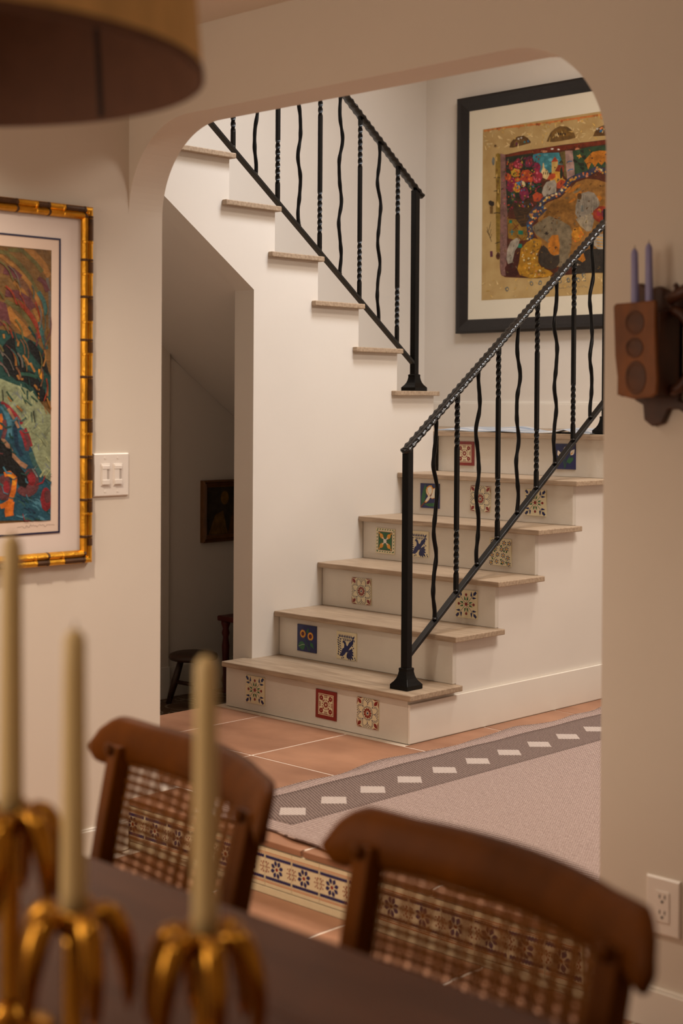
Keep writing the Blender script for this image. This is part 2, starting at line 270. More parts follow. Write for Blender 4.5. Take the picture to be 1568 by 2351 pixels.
# painted shapes of the two pictures, in millimetres on their sheets: paint, coat, outline
LANDING_ART='''orange_edge 1 6,887 91,887 215,886 326,880 919,878 919,866 326,871 215,875 119,880 48,880 9,876
ochre_l 2 289,875 280,876 277,870 273,876 267,878 272,882 270,887 277,884 283,887 281,881
ochre_l 2 454,870 463,867 468,870 470,865 474,861 470,859 468,854 463,859 457,859 460,863
ochre_l 2 644,867 650,867 652,873 656,867 664,865 658,861 660,855 653,858 647,857 647,862
orange_edge 2 301,885 307,882 314,883 313,878 318,872 309,873 305,867 303,875 296,877 301,880
orange_edge 2 148,885 145,880 149,873 140,876 135,874 134,880 127,884 134,886 137,887 141,885
orange_edge 2 246,870 237,871 233,864 230,872 224,874 229,877 227,884 234,879 241,882 239,876
rust 2 118,881 112,884 105,879 106,887 99,887 106,887 108,887 114,887 123,887 116,887
rust 2 357,877 354,873 356,868 350,870 344,866 344,873 338,876 345,877 346,883 351,878
ochre_l 2 471,871 471,864 478,860 469,859 468,852 463,858 455,859 460,864 457,869 464,867
orange_edge 2 409,867 403,868 399,863 397,869 391,871 396,874 395,879 401,876 406,877 406,872
rust 2 511,874 507,869 509,864 503,866 497,861 497,868 491,872 498,873 499,880 504,875
ochre_l 2 411,865 402,865 400,860 395,864 390,866 392,870 388,877 397,874 403,877 402,870
orange_edge 2 298,880 306,882 308,887 313,883 322,883 317,877 321,870 312,873 306,869 306,877
orange_edge 2 440,873 433,869 434,864 428,866 422,865 422,870 416,875 425,875 427,882 431,874
rust 2 103,874 97,879 88,878 93,884 88,887 96,887 101,887 104,886 112,882 104,880
orange_edge 2 594,858 599,863 594,870 603,867 608,870 609,864 613,860 608,859 607,851 602,859
ochre_l 2 492,858 484,862 478,860 479,866 473,871 481,871 483,875 487,871 495,870 489,866
orange_edge 2 741,864 743,859 749,856 743,854 743,848 738,853 731,852 734,857 728,864 737,861
ochre_l 2 371,865 376,871 373,877 380,875 385,877 387,872 392,869 386,868 386,860 380,867
ochre_l 2 405,863 397,864 393,859 390,865 381,867 390,870 388,876 394,872 400,873 399,869
orange_edge 2 26,878 32,883 29,887 36,886 43,887 43,883 49,878 43,877 40,871 35,877
ochre_l 2 751,864 750,859 755,854 748,855 745,850 742,855 735,857 741,860 739,866 745,862
ochre_l 2 618,862 623,861 630,864 628,857 637,852 628,852 625,847 621,852 613,853 619,857
rust 2 353,868 356,873 353,878 360,876 365,880 366,874 372,871 366,869 364,863 359,867
orange_edge 2 116,880 113,877 114,872 108,873 102,871 103,877 96,881 102,883 105,887 110,881
ochre_l 2 126,877 132,879 131,887 138,881 147,883 142,877 146,872 139,873 136,868 133,874
parch_l 1 195,841 193,839 187,845 185,849 181,854 185,854 192,849 194,844
parch_l 1 172,792 172,788 160,784 147,780 137,782 150,788 156,790 166,794
parch_l 1 755,799 750,798 742,799 733,803 730,808 738,807 744,806 750,803
parch_l 1 189,776 180,780 170,791 159,799 155,807 165,801 173,793 184,784
parch_l 1 323,816 320,814 309,817 301,822 293,827 299,827 313,826 323,818
parch_l 1 50,797 50,795 44,793 37,794 29,795 37,797 41,800 48,798
parch_l 1 476,831 475,825 466,821 458,816 452,819 454,824 459,829 468,832
parch_l 1 411,827 403,829 393,834 382,841 381,845 384,846 397,839 407,832
parch_l 1 647,842 637,842 625,847 619,851 610,857 614,861 628,855 638,849
parch_l 1 69,877 62,874 57,869 43,868 45,872 43,874 53,878 64,878
parch_l 1 635,782 633,778 628,773 622,776 612,776 618,780 623,782 630,785
parch_l 1 184,812 176,813 169,813 161,817 154,823 166,821 172,820 180,817
parch_l 1 562,821 555,823 549,828 543,834 544,838 550,836 557,833 566,824
parch_l 1 764,819 770,816 758,810 748,806 739,805 740,811 751,818 759,820
parch_l 1 321,830 314,823 301,818 287,813 283,816 286,820 297,824 307,827
parch_l 1 274,839 280,835 270,832 264,833 257,834 254,839 265,840 275,845
parch_l 1 598,776 591,777 585,776 579,781 577,783 578,785 587,783 594,779
parch_l 1 49,805 44,804 38,800 29,805 23,810 32,811 39,814 48,809
parch_l 1 704,803 706,800 699,798 692,798 690,801 690,803 695,806 701,805
parch_l 1 518,848 513,846 504,844 495,849 490,853 497,855 505,854 515,852
parch_l 1 281,846 274,838 267,831 258,828 253,827 250,829 261,837 271,843
parch_l 1 303,800 303,794 292,801 282,808 283,812 289,812 299,810 310,801
parch_l 1 129,823 120,828 109,830 98,843 101,847 109,845 120,838 131,828
parch_l 1 211,844 205,845 188,853 181,860 168,869 183,862 191,858 205,850
parch_l 1 65,808 63,805 45,808 32,810 16,816 34,816 45,815 64,813
parch_l 1 43,832 29,828 17,825 3,824 3,827 3,829 14,833 25,831
parch_l 1 182,795 178,792 169,789 157,786 150,787 157,791 166,794 174,794
parch_l 1 253,795 249,792 246,789 240,789 233,789 238,793 240,797 247,798
parch_l 1 711,802 694,805 686,806 672,809 669,812 671,814 687,810 699,807
parch_l 1 560,830 562,828 556,825 550,824 548,825 547,827 552,831 560,833
umber 2 175,777 181,799 200,816 227,827 264,827 290,814 309,793 314,786 285,782 243,778 200,774
umber2 3 198,781 205,799 232,811 264,809 285,792 254,782
white_p 4 225,812 230,816 229,821 234,817 244,818 236,814 239,806 232,812
white_p 4 251,825 254,819 260,816 254,815 253,809 250,815 241,817 249,819
teal 4 269,802 274,797 280,797 277,793 280,787 273,790 269,786 268,791 263,794 269,796
blue_p 4 299,794 299,791 297,790 295,789 292,790 291,793 289,796 290,799 292,801 294,800 297,800 299,797
plum 4 229,789 228,784 225,783 222,781 219,783 215,786 215,791 215,795 218,798 221,799 225,797 227,793
umber2 2 409,780 420,801 435,824 461,840 491,848 532,841 557,824 577,803 587,779 552,775 502,773 451,773
ochre_d 3 441,803 451,823 481,833 522,827 550,811 562,793 512,790
parch 4 458,806 461,809 462,815 468,811 475,811 472,806 480,799 470,802 465,795 463,803
dark 4 479,815 486,815 488,804 480,803
dark 4 492,813 500,813 501,802 493,802
dark 4 505,812 513,812 514,801 506,800
dark 4 518,810 526,810 527,799 520,799
umber 2 689,774 701,797 720,813 758,822 807,816 835,797 855,766 788,766
blue_p 3 740,791 737,788 732,788 726,790 727,794 731,798 739,796
orange 3 747,809 746,805 739,805 734,808 735,812 739,814 746,813
blue_p 3 747,796 743,792 736,792 732,796 732,800 736,801 742,800
white_p 3 740,805 737,802 731,800 726,805 727,809 732,811 740,810
blue_p 3 777,789 776,786 770,787 767,789 763,794 770,794 776,793
white_p 3 721,806 719,803 713,801 708,806 706,811 713,811 721,811
white_p 3 789,784 784,782 779,780 773,784 774,788 779,789 785,788
orange 3 742,805 739,801 733,802 729,805 728,808 732,811 738,808
maroon 2 123,744 163,744 243,750 369,751 512,753 662,750 897,747 901,413 123,480
maroon 2 117,491 830,429 901,399 905,87 757,104 669,106 570,104 448,100 366,96 282,102 207,108 153,113 126,130 119,165
brick 3 147,741 243,746 369,749 512,749 662,748 897,741 898,725 662,728 513,726 369,727 244,724 153,722
pinkbrown 4 415,730 412,727 406,725 395,725 386,728 379,731 375,734 377,738 384,739 395,738 405,736 414,734
pinkbrown 4 613,718 610,714 605,712 598,710 591,714 585,717 584,721 585,725 590,728 598,729 605,726 610,722
white_p 4 455,738 453,737 450,736 446,735 441,736 437,738 436,740 437,742 441,743 445,743 450,742 454,740
white_p 4 492,731 491,729 486,729 482,729 478,730 474,732 474,733 475,735 478,736 482,737 486,735 490,733
olive 3 87,752 101,756 117,751 119,528 118,421 90,423 92,573 85,660
olive 3 90,476 120,474 119,244 95,246
dark 4 75,630 97,630 118,626 119,629 97,633 74,633
dark 4 76,561 97,561 119,557 119,560 97,565 75,564
dark 4 77,446 98,447 120,443 120,447 98,451 76,450
dark 4 87,289 122,295 121,299 86,292
ochre_l 4 105,492 106,481 101,481 97,483 95,493 98,500 101,507 105,502
ochre_l 4 114,485 112,476 108,475 104,477 102,486 105,493 108,502 111,493
ochre_d 4 101,670 100,659 95,661 91,662 89,671 92,677 95,686 98,677
ochre_d 4 110,555 109,546 106,542 102,547 100,556 102,564 105,568 108,562
ochre_d 4 109,609 108,598 103,594 99,599 98,610 100,617 103,621 107,618
ochre_d 4 109,546 108,539 105,530 101,539 98,547 102,553 104,561 109,557
ochre_l 4 98,725 97,715 92,715 89,718 86,726 89,734 92,741 97,735
ochre_l 4 100,639 97,632 94,623 91,632 88,640 91,647 94,652 99,650
ochre_l 4 111,558 110,550 106,548 103,550 100,559 103,567 106,570 110,567
ochre_d 4 102,585 99,576 96,569 92,576 90,586 91,597 96,595 101,596
mauve 4 117,753 150,743 154,610 164,417 120,420 122,570
mauve 4 120,474 166,470 165,248 159,120 133,121 120,165
mauve_l 5 148,446 146,445 143,445 142,447 143,448 146,448
mauve_l 5 141,558 139,557 136,556 135,558 136,560 139,560
mauve_l 5 147,309 145,308 143,308 142,309 143,311 146,310
mauve_l 5 146,191 145,190 142,189 142,191 142,192 145,192
mauve_l 5 131,467 130,465 127,465 126,467 127,468 130,468
mauve_l 5 135,170 133,169 131,170 129,171 131,172 134,172
mauve_l 5 139,513 138,512 136,512 134,514 135,515 138,515
mauve_l 5 158,273 157,271 154,272 152,273 154,274 156,274
mauve_l 5 131,251 131,250 128,250 127,251 128,253 131,253
mauve_l 5 145,320 143,319 141,319 140,321 141,322 144,322
mauve_l 5 152,282 152,280 149,281 148,282 149,284 152,284
mauve_l 5 133,595 132,594 130,594 128,595 129,597 132,597
mauve_l 5 149,511 147,510 145,510 143,512 145,513 148,513
mauve_l 5 157,536 154,535 152,535 151,536 152,538 155,538
mauve_l 5 151,480 149,479 146,479 144,481 146,482 149,482
mauve_l 5 151,148 150,146 147,146 145,148 147,150 150,150
mauve_l 5 144,491 144,489 141,490 139,491 141,492 143,492
mauve_l 5 134,174 133,173 131,174 130,175 130,176 133,176
mauve_l 5 150,271 150,270 147,270 145,272 146,273 150,273
mauve_l 5 133,206 132,204 129,205 128,206 129,207 131,207
mauve_l 5 156,233 155,231 152,231 151,233 152,234 154,234
mauve_l 5 150,542 148,541 146,542 145,543 146,544 149,544
mauve_l 5 140,484 138,483 135,483 133,485 135,486 137,486
mauve_l 5 143,253 142,252 139,252 138,254 139,255 142,255
mauve_l 5 151,560 150,559 147,559 145,560 148,561 150,561
mauve_l 5 145,241 144,240 141,240 139,242 141,243 144,243
slate 3 80,716 79,705 75,696 68,698 64,707 61,718 64,729 68,739 74,738 80,730
dark_green 4 153,730 328,732 339,651 392,528 330,509 203,495 166,438 157,567
sky_blue 5 328,724 359,727 487,717 506,671 514,650 478,637 443,624 381,613 354,666 323,703
sky_l 6 452,688 443,686 435,684 428,688 424,691 427,693 435,695 445,692
sky_l 6 416,659 413,655 404,654 394,657 393,661 396,664 404,664 414,663
sky_l 6 453,664 448,661 440,661 432,663 426,667 433,669 440,669 447,667
sky_l 6 454,657 452,655 445,654 439,657 435,659 439,661 445,663 454,660
sky_l 6 381,657 377,654 368,653 361,656 359,660 360,663 368,662 374,661
sky_l 6 420,712 414,708 404,707 395,710 393,714 394,719 404,719 415,717
sky_l 6 486,680 480,677 471,675 458,678 453,683 459,687 471,688 483,684
sky_l 6 447,682 446,679 437,677 427,680 423,685 429,687 437,689 446,686
sky_l 6 448,685 448,680 435,679 423,683 418,688 419,694 434,691 447,690
parch 6 378,630 386,648 388,671 391,677 395,670 399,648 419,634 430,608 412,589 381,605
dark 7 391,629 396,629 396,617 391,616
dark 7 404,628 409,628 409,615 404,615
dark 7 416,626 421,627 421,614 416,614
ochre_l 6 443,674 482,674 478,637 463,622 443,615
orange_red 7 440,674 462,699 484,673
brick2 6 463,626 483,657 521,649 516,616
dark_green 7 494,610 496,635 506,646 511,617 507,588 496,585
dark_green 6 485,665 501,678 513,666 503,657
gold 5 458,630 494,623 514,583 529,574 454,556 433,583
orange_red 6 415,589 427,609 448,617 466,613 468,596 448,586
grey_l 6 392,553 412,577 463,584 474,562 472,513 434,499 398,499 384,525
orange_red 7 474,564 502,582 535,567 525,541 500,535 475,541
orange_red 7 325,518 351,534 382,519 397,497 377,477 335,487
olive_d 5 493,718 528,720 534,614 539,577 519,599 506,667
mauve_l 6 525,721 568,718 579,651 585,576 540,568 531,631
blue_p 7 538,658 549,664 569,663 568,667 548,669 534,662
blue_p 7 543,617 555,624 574,622 574,627 553,628 540,621
green_d 5 568,716 662,724 898,721 899,593 722,620 639,604 584,593 579,659
dark_green 6 622,633 615,637 607,641 602,650 603,657 611,654 620,648 626,638
dark_green 6 697,664 691,662 683,670 677,679 683,681 687,685 695,675 697,668
dark_green 6 651,678 647,674 637,672 627,676 624,681 628,684 637,687 650,683
dark_green 6 700,682 693,683 686,688 677,696 678,703 687,702 696,695 702,687
dark_green 6 642,619 637,615 624,618 616,625 615,630 619,633 629,629 641,625
dark_green 6 668,629 662,627 653,627 645,632 645,636 645,642 656,638 664,634
dark_green 6 658,664 651,661 640,666 628,672 627,679 638,677 647,677 658,670
dark_green 6 755,682 746,686 740,690 730,699 733,704 741,701 748,696 753,689
dark_green 6 640,639 639,633 626,636 619,643 611,650 620,652 632,650 642,643
dark_green 6 776,619 771,617 762,624 755,633 758,637 764,639 773,631 777,624
dark_green 6 638,700 635,697 625,702 616,707 615,713 621,715 633,712 637,705
dark_green 6 770,651 763,649 752,655 745,662 740,670 752,666 761,665 769,658
dark_green 6 599,653 589,656 578,658 573,667 573,673 579,676 588,667 598,661
dark_green 6 720,668 714,667 705,673 698,683 703,686 708,687 717,681 722,672
gold 6 614,695 618,687 626,679 615,678 607,672 604,681 592,690 606,690
ochre_o 6 638,659 658,675 687,697 726,700 789,691 827,657 837,616 790,613 760,644 741,626 722,644 702,622 683,648 663,613 653,643
umber 7 781,671 780,670 778,670 777,672 778,673 780,673
umber 7 772,655 771,654 769,654 768,655 769,656 771,656
umber 7 756,664 755,662 753,662 752,664 753,665 755,665
umber 7 754,663 753,662 751,662 750,664 751,665 753,664
umber 7 675,669 674,667 672,668 671,669 672,670 674,670
umber 7 706,681 705,679 703,680 702,681 703,683 705,682
umber 7 749,684 749,683 747,683 745,685 747,686 748,686
umber 7 725,669 724,668 722,668 721,670 722,671 724,671
umber 7 699,686 698,685 697,685 696,687 696,688 698,687
umber 7 792,677 791,675 789,676 788,677 789,678 791,678
umber 7 779,659 778,658 776,658 775,660 776,661 778,661
umber 7 801,672 800,670 798,671 797,672 798,674 800,673
umber 7 681,683 680,682 678,682 677,683 678,685 680,684
umber 7 751,671 750,670 748,670 747,672 748,673 750,673
umber 7 729,675 728,674 726,674 725,676 726,677 728,677
umber 7 807,657 806,655 804,656 802,657 804,659 806,658
umber 7 714,676 712,674 710,674 709,676 710,678 712,677
umber 7 709,690 709,689 707,689 705,690 706,692 708,691
umber 7 787,655 786,654 784,654 783,656 784,657 786,657
umber 7 798,669 797,668 795,668 794,669 795,671 797,671
crimson 7 262,682 263,670 255,661 241,659 227,663 215,668 202,676 198,689 205,700 216,705 225,714 241,712 251,702 263,694
pink_p 8 255,692 251,688 246,688 241,691 242,695 246,697 250,696
pink_p 8 234,699 232,695 226,695 222,698 223,702 227,703 233,704
pink_p 8 226,676 225,671 219,670 216,675 215,679 220,681 225,680
pink_p 8 255,681 256,676 249,675 245,680 245,685 249,686 255,686
pink_p 8 226,680 222,675 216,674 210,678 213,683 217,684 221,683
pink_p 8 246,671 244,668 239,666 234,669 235,674 239,678 246,676
pink_p 8 256,677 253,674 248,674 242,676 245,680 248,683 254,682
plum 7 333,685 328,672 319,665 308,660 297,663 283,664 274,677 277,691 281,702 286,712 296,717 308,720 321,713 329,700
crimson 8 323,682 320,677 315,676 310,680 313,685 315,687 320,687
crimson 8 322,693 319,689 315,687 310,691 312,696 315,698 319,697
crimson 8 318,675 315,672 312,671 309,674 307,679 312,680 317,681
crimson 8 311,672 312,666 306,668 301,670 301,676 306,680 310,676
crimson 8 292,684 292,678 286,678 282,683 283,688 287,690 292,690
crimson 8 293,687 290,684 286,683 283,686 281,691 286,694 290,691
crimson 8 317,699 315,695 311,695 308,698 306,703 311,705 315,703
plum2 7 375,656 372,645 369,633 357,635 346,629 340,642 328,648 327,661 333,670 337,680 347,682 356,681 365,675 372,667
crimson 8 371,657 368,652 364,654 361,656 360,661 364,661 368,662
crimson 8 355,644 351,642 347,639 345,643 345,647 348,648 352,649
crimson 8 343,661 342,658 338,656 336,660 335,665 338,666 341,665
crimson 8 359,672 356,669 353,668 350,671 349,675 352,677 356,675
crimson 8 361,643 359,639 354,638 351,642 352,646 355,648 359,648
crimson 8 347,651 343,648 340,645 337,650 336,655 340,658 344,655
crimson 8 371,655 368,651 364,649 361,654 361,658 363,662 367,659
gold_y 7 247,639 246,630 239,622 224,623 211,621 198,627 188,636 189,645 186,656 195,664 209,667 224,662 240,658 246,649
orange 8 223,654 223,650 216,649 212,653 212,657 216,659 222,658
orange 8 244,638 239,636 235,635 231,638 231,641 234,644 239,641
orange 8 240,633 236,631 232,631 226,632 227,636 231,638 237,637
orange 8 240,633 237,629 231,630 228,632 226,636 231,638 236,636
orange 8 237,632 234,629 229,628 224,631 226,634 229,637 236,636
orange 8 235,630 232,626 226,627 222,630 220,634 226,635 231,634
orange 8 242,644 238,641 233,641 229,644 229,647 233,651 239,649
orange_red 7 338,613 332,597 320,585 298,588 280,585 259,590 245,605 250,622 251,637 261,649 280,651 299,651 312,639 327,629
orange 8 272,620 270,616 263,613 257,618 256,626 264,629 272,627
orange 8 318,628 311,625 305,622 300,627 298,633 305,635 313,634
orange 8 320,624 315,620 309,618 303,623 301,630 309,631 315,629
orange 8 282,634 281,628 273,626 267,633 268,638 273,642 280,640
orange 8 310,601 308,597 302,596 297,599 297,605 302,607 308,605
orange 8 277,625 272,619 265,619 258,623 260,629 264,634 272,631
orange 8 276,625 272,620 265,620 260,624 260,629 265,633 272,631
crimson 7 388,604 380,592 374,579 363,568 349,576 335,581 326,595 325,610 321,628 336,635 347,646 361,637 372,629 387,621
pink_p 8 343,601 342,596 337,595 332,599 334,605 337,608 344,608
pink_p 8 359,626 357,622 352,621 347,624 347,631 352,635 358,633
pink_p 8 345,611 342,604 336,603 332,609 330,616 336,619 342,618
pink_p 8 375,591 370,588 366,584 361,590 362,596 366,601 372,598
pink_p 8 347,599 345,592 338,592 334,597 334,603 338,606 344,605
pink_p 8 357,588 355,583 349,583 345,587 344,593 349,598 354,594
pink_p 8 344,602 342,597 337,597 332,600 332,606 337,608 343,609
plum2 7 219,578 221,561 211,548 198,540 183,550 170,555 156,566 162,584 164,597 168,612 181,617 197,621 210,610 218,594
crimson 8 213,579 211,574 205,572 201,577 201,583 205,587 210,585
crimson 8 213,585 210,580 205,581 200,584 200,590 204,594 210,592
crimson 8 210,593 206,588 200,587 195,591 194,598 200,600 206,599
crimson 8 201,598 199,593 194,590 189,596 190,603 195,604 201,605
crimson 8 190,600 187,593 181,592 177,598 178,603 181,607 186,606
crimson 8 176,583 175,579 170,576 165,581 166,587 169,593 176,589
crimson 8 212,574 211,567 205,568 200,571 202,577 205,581 211,581
orange_red 7 191,624 189,614 181,610 174,604 165,605 158,611 150,618 149,628 148,639 156,644 165,646 174,644 181,639 190,634
orange 8 182,617 181,615 178,613 174,616 175,620 177,623 180,620
orange 8 186,623 183,621 180,619 178,622 178,625 180,627 183,626
orange 8 183,631 181,628 178,628 175,630 176,633 178,637 182,635
orange 8 184,627 183,624 180,624 178,627 176,630 179,633 183,630
orange 8 184,631 181,629 178,628 174,630 175,634 177,637 181,634
orange 8 166,619 163,616 160,615 157,617 157,621 160,624 163,622
orange 8 179,614 177,612 174,610 172,614 171,617 174,618 178,618
crimson2 7 303,528 301,514 290,506 279,501 264,494 253,507 245,520 242,534 244,548 253,558 265,560 279,566 291,555 298,542
plum 8 272,549 270,545 265,542 262,548 261,553 265,558 272,556
plum 8 288,513 287,507 281,508 274,511 277,517 280,523 286,519
plum 8 281,511 278,507 273,504 270,510 267,516 273,519 278,516
plum 8 280,511 276,507 271,504 268,510 267,515 271,519 276,516
plum 8 280,549 279,543 273,543 269,547 269,553 273,555 277,554
plum 8 288,545 287,539 281,540 276,543 277,549 281,552 286,550
plum 8 294,521 292,517 287,517 282,519 283,525 287,528 294,528
gold_y 7 247,563 246,550 239,541 228,542 220,542 213,549 204,555 201,567 205,578 211,586 219,593 229,592 236,583 245,576
orange 8 222,554 219,551 216,550 212,552 213,557 216,560 219,557
orange 8 239,560 237,557 234,556 232,559 232,562 234,565 238,565
orange 8 234,551 232,547 228,546 226,550 225,554 228,557 231,555
orange 8 241,563 239,559 235,560 233,563 231,567 235,569 237,567
orange 8 228,550 228,545 224,546 220,548 220,554 224,555 227,555
orange 8 220,557 218,552 214,553 212,556 210,560 214,562 218,562
orange 8 224,579 223,574 219,574 216,577 217,581 218,585 222,583
cream_p 7 280,579 280,571 274,569 270,564 264,568 257,568 253,574 253,581 253,588 256,595 263,596 269,595 274,590 277,585
gold_y 8 264,574 263,572 261,572 260,573 259,576 261,577 263,576
gold_y 8 269,572 268,569 266,568 264,571 264,573 266,575 268,574
gold_y 8 262,584 261,581 259,581 256,583 257,585 258,587 261,586
gold_y 8 262,579 261,576 258,577 257,578 257,580 258,581 260,580
gold_y 8 267,572 267,569 264,569 263,571 263,573 264,575 266,574
gold_y 8 272,572 271,571 269,569 267,571 268,574 269,576 272,575
gold_y 8 261,584 261,582 259,581 257,583 257,586 259,586 261,587
blue_p 7 260,585 258,580 253,576 244,575 236,577 229,580 224,584 223,589 221,594 226,598 236,597 243,596 252,595 259,590
sky_l 8 252,588 252,586 248,586 245,588 246,590 248,591 252,591
sky_l 8 239,582 238,580 234,580 231,581 232,583 235,584 238,583
sky_l 8 237,592 235,590 231,589 228,591 229,593 231,594 234,593
sky_l 8 240,581 238,580 236,579 234,581 233,583 235,584 238,583
sky_l 8 253,584 252,583 249,582 247,584 246,586 249,587 253,586
sky_l 8 234,585 233,583 229,583 227,585 227,586 229,587 233,587
sky_l 8 249,591 246,590 244,590 241,591 241,593 244,594 246,593
brick2 7 204,678 203,669 200,662 195,655 187,656 180,662 175,670 173,681 176,690 180,698 188,697 194,701 200,695 203,686
orange 8 187,685 185,681 182,680 181,684 181,687 182,690 184,687
orange 8 197,668 196,664 193,665 191,666 191,670 193,672 196,671
orange 8 186,682 184,679 182,679 180,681 179,685 182,686 184,685
orange 8 198,687 197,685 195,683 194,686 193,690 195,692 197,690
orange 8 185,685 185,681 183,681 181,684 181,687 183,688 185,688
orange 8 199,687 198,683 195,683 194,686 192,690 195,692 197,690
orange 8 197,689 196,686 194,684 192,687 191,691 194,692 197,693
green_d 7 339,558 338,551 333,545 324,544 314,542 306,548 299,555 294,563 298,570 302,579 313,580 325,581 334,574 343,567
olive 8 332,567 331,563 327,564 323,566 323,569 327,572 330,569
olive 8 315,553 314,550 309,550 307,553 305,556 309,557 313,557
olive 8 327,569 327,566 322,566 319,569 320,572 322,574 327,573
olive 8 311,566 310,564 307,564 303,565 304,568 306,570 310,569
olive 8 318,570 316,568 313,566 310,569 309,573 313,575 318,574
olive 8 336,558 334,556 331,555 327,557 327,561 331,561 334,560
olive 8 329,569 327,566 323,566 321,568 319,572 323,573 328,573
green_d 7 222,523 217,513 214,504 207,501 199,496 191,504 189,516 187,526 187,537 191,546 198,551 207,549 214,543 217,533
olive 8 197,532 196,529 193,527 190,530 192,534 193,536 196,537
olive 8 205,510 204,506 201,506 198,508 198,513 201,517 205,515
olive 8 216,520 215,515 212,514 209,518 209,523 212,526 215,524
olive 8 205,510 204,505 200,504 197,508 198,513 200,516 204,515
olive 8 197,526 195,522 192,521 190,524 190,528 192,531 195,530
olive 8 216,524 215,521 212,520 210,523 210,527 212,529 214,527
olive 8 213,534 212,530 209,529 207,533 207,537 209,538 212,538
dark_green 7 384,563 385,557 378,553 371,550 362,553 352,554 348,560 349,566 350,571 353,576 361,579 370,576 379,574 383,568
green_d 8 376,568 376,567 372,566 370,568 370,570 373,571 375,570
green_d 8 369,557 367,556 364,555 362,557 361,559 364,561 367,559
green_d 8 374,557 373,555 369,555 367,557 365,559 368,561 372,559
green_d 8 376,558 376,556 372,555 369,558 369,560 372,560 375,560
green_d 8 370,571 368,569 365,569 363,571 363,572 365,574 368,573
green_d 8 362,570 361,568 357,567 355,569 355,571 358,572 361,572
green_d 8 361,567 358,566 355,565 352,567 353,569 355,570 358,569
orange_red 7 246,605 248,599 239,597 234,593 225,595 217,598 211,603 209,609 211,615 216,619 225,619 233,620 240,615 247,611
orange 8 234,614 232,612 229,611 225,613 226,615 229,616 232,616
orange 8 242,608 240,607 238,606 235,608 235,610 238,611 242,611
orange 8 235,600 232,598 230,598 228,599 228,601 229,603 233,602
orange 8 238,600 235,598 233,598 230,600 229,602 232,604 235,602
orange 8 244,604 241,603 238,602 236,604 235,606 238,607 242,607
orange 8 222,606 222,604 218,605 215,606 216,607 218,609 221,608
orange 8 238,611 238,609 235,609 231,611 231,614 235,615 238,613
bark 6 200,503 230,518 309,498 325,467 310,405 305,384 289,364 258,363 226,399 204,452
umber 7 232,468 250,458 251,459 234,469
umber 7 231,474 281,461 282,463 231,476
umber 7 270,461 304,449 304,451 271,462
umber 7 229,437 223,428 225,428 231,436
umber 7 292,400 235,396 235,394 292,398
umber 7 281,406 236,401 237,399 282,404
umber 7 241,443 294,430 294,432 241,445
umber 7 225,424 266,412 267,413 225,425
umber 7 252,432 293,421 294,422 253,434
umber 7 229,402 244,392 245,394 230,403
umber 7 284,401 227,397 227,396 284,400
umber 7 292,387 238,383 238,381 292,385
umber 7 211,486 302,469 302,471 211,487
umber 7 210,401 223,391 225,392 211,402
umber 7 279,483 225,479 225,477 279,481
umber 7 274,484 241,478 242,477 274,482
umber 7 296,415 293,407 295,406 298,415
umber 7 302,488 231,485 231,484 302,486
umber 7 285,420 213,417 213,415 285,418
umber 7 256,470 249,462 251,461 258,469
umber 7 219,495 303,479 303,480 219,496
umber 7 239,403 221,396 222,395 240,402
gold_d 5 166,414 215,406 289,383 321,339 332,296 248,293 173,311
emerald 6 237,348 269,343 267,323 237,327
emerald 6 178,405 198,402 196,386 179,389
emerald 6 234,280 262,276 260,256 234,259
teal 6 181,340 213,340 212,345 180,345
teal 6 194,357 193,327 200,326 200,356
brick 6 241,309 278,277 281,279 244,312
brick 6 278,311 241,282 244,279 281,309
brick 6 203,385 235,352 238,355 206,387
brick 6 237,380 200,353 204,350 241,377
ochre_o2 5 362,401 383,454 424,475 495,490 545,522 595,559 654,570 713,560 762,543 900,513 902,297 363,338
ochre_o2 5 321,356 393,400 414,440 464,486 901,447 902,279 653,175 634,160 468,145 374,276
taupe 6 321,356 363,378 429,406 496,380 557,346 572,312 568,254 549,173 499,143 458,170 436,263 395,291 353,315
ochre_o 6 746,468 747,464 740,457 725,451 714,450 705,452 718,461 731,470 748,475
taupe 6 620,527 617,519 603,510 588,506 580,505 576,508 583,514 593,520 607,526
ochre_o 6 710,418 709,412 698,406 687,399 678,399 674,403 679,409 691,419 707,422
ochre_o 6 624,509 629,504 613,496 599,490 588,489 589,494 587,500 604,505 619,512
ochre_o 6 697,452 693,444 680,435 667,432 652,428 656,435 655,440 670,447 684,451
ochre_o 6 664,509 651,500 648,492 631,485 621,486 617,489 620,497 638,503 652,509
ochre_o 6 621,546 611,537 604,530 587,522 582,526 570,526 579,534 594,543 610,547
ochre_o 6 741,480 737,473 726,465 713,461 705,460 693,460 704,469 717,477 731,480
ochre_o 6 593,534 587,526 578,518 561,510 547,508 543,514 558,522 568,529 584,536
ochre_o 6 560,535 557,530 550,523 535,515 525,516 522,520 532,527 542,534 559,542
taupe 6 640,489 638,482 623,474 610,467 600,467 596,470 605,478 616,484 628,488
ochre_o 6 587,478 589,475 581,467 567,462 554,460 546,462 560,471 572,478 585,482
navy_art 7 318,396 344,419 385,453 408,478 445,486 499,499 538,531 565,559 610,573 665,580 715,599 756,583 823,556 833,580 766,608 710,626 652,607 598,600 544,583 512,551 480,523 432,512 387,502 359,473 318,439 291,416
pinkbrown 8 327,430 329,425 334,424 331,421 331,417 327,419 322,418 323,422 318,426 324,426
pinkbrown 8 333,423 327,419 328,414 322,416 316,412 318,419 312,422 319,423 321,428 325,424
gold 8 307,429 313,426 320,426 317,420 323,415 315,416 311,409 309,417 302,419 308,422
orange 8 328,407 321,409 315,404 316,411 311,414 316,417 317,422 322,416 330,417 326,412
gold 8 326,405 319,408 313,404 314,411 309,415 314,417 317,420 322,416 329,415 323,411
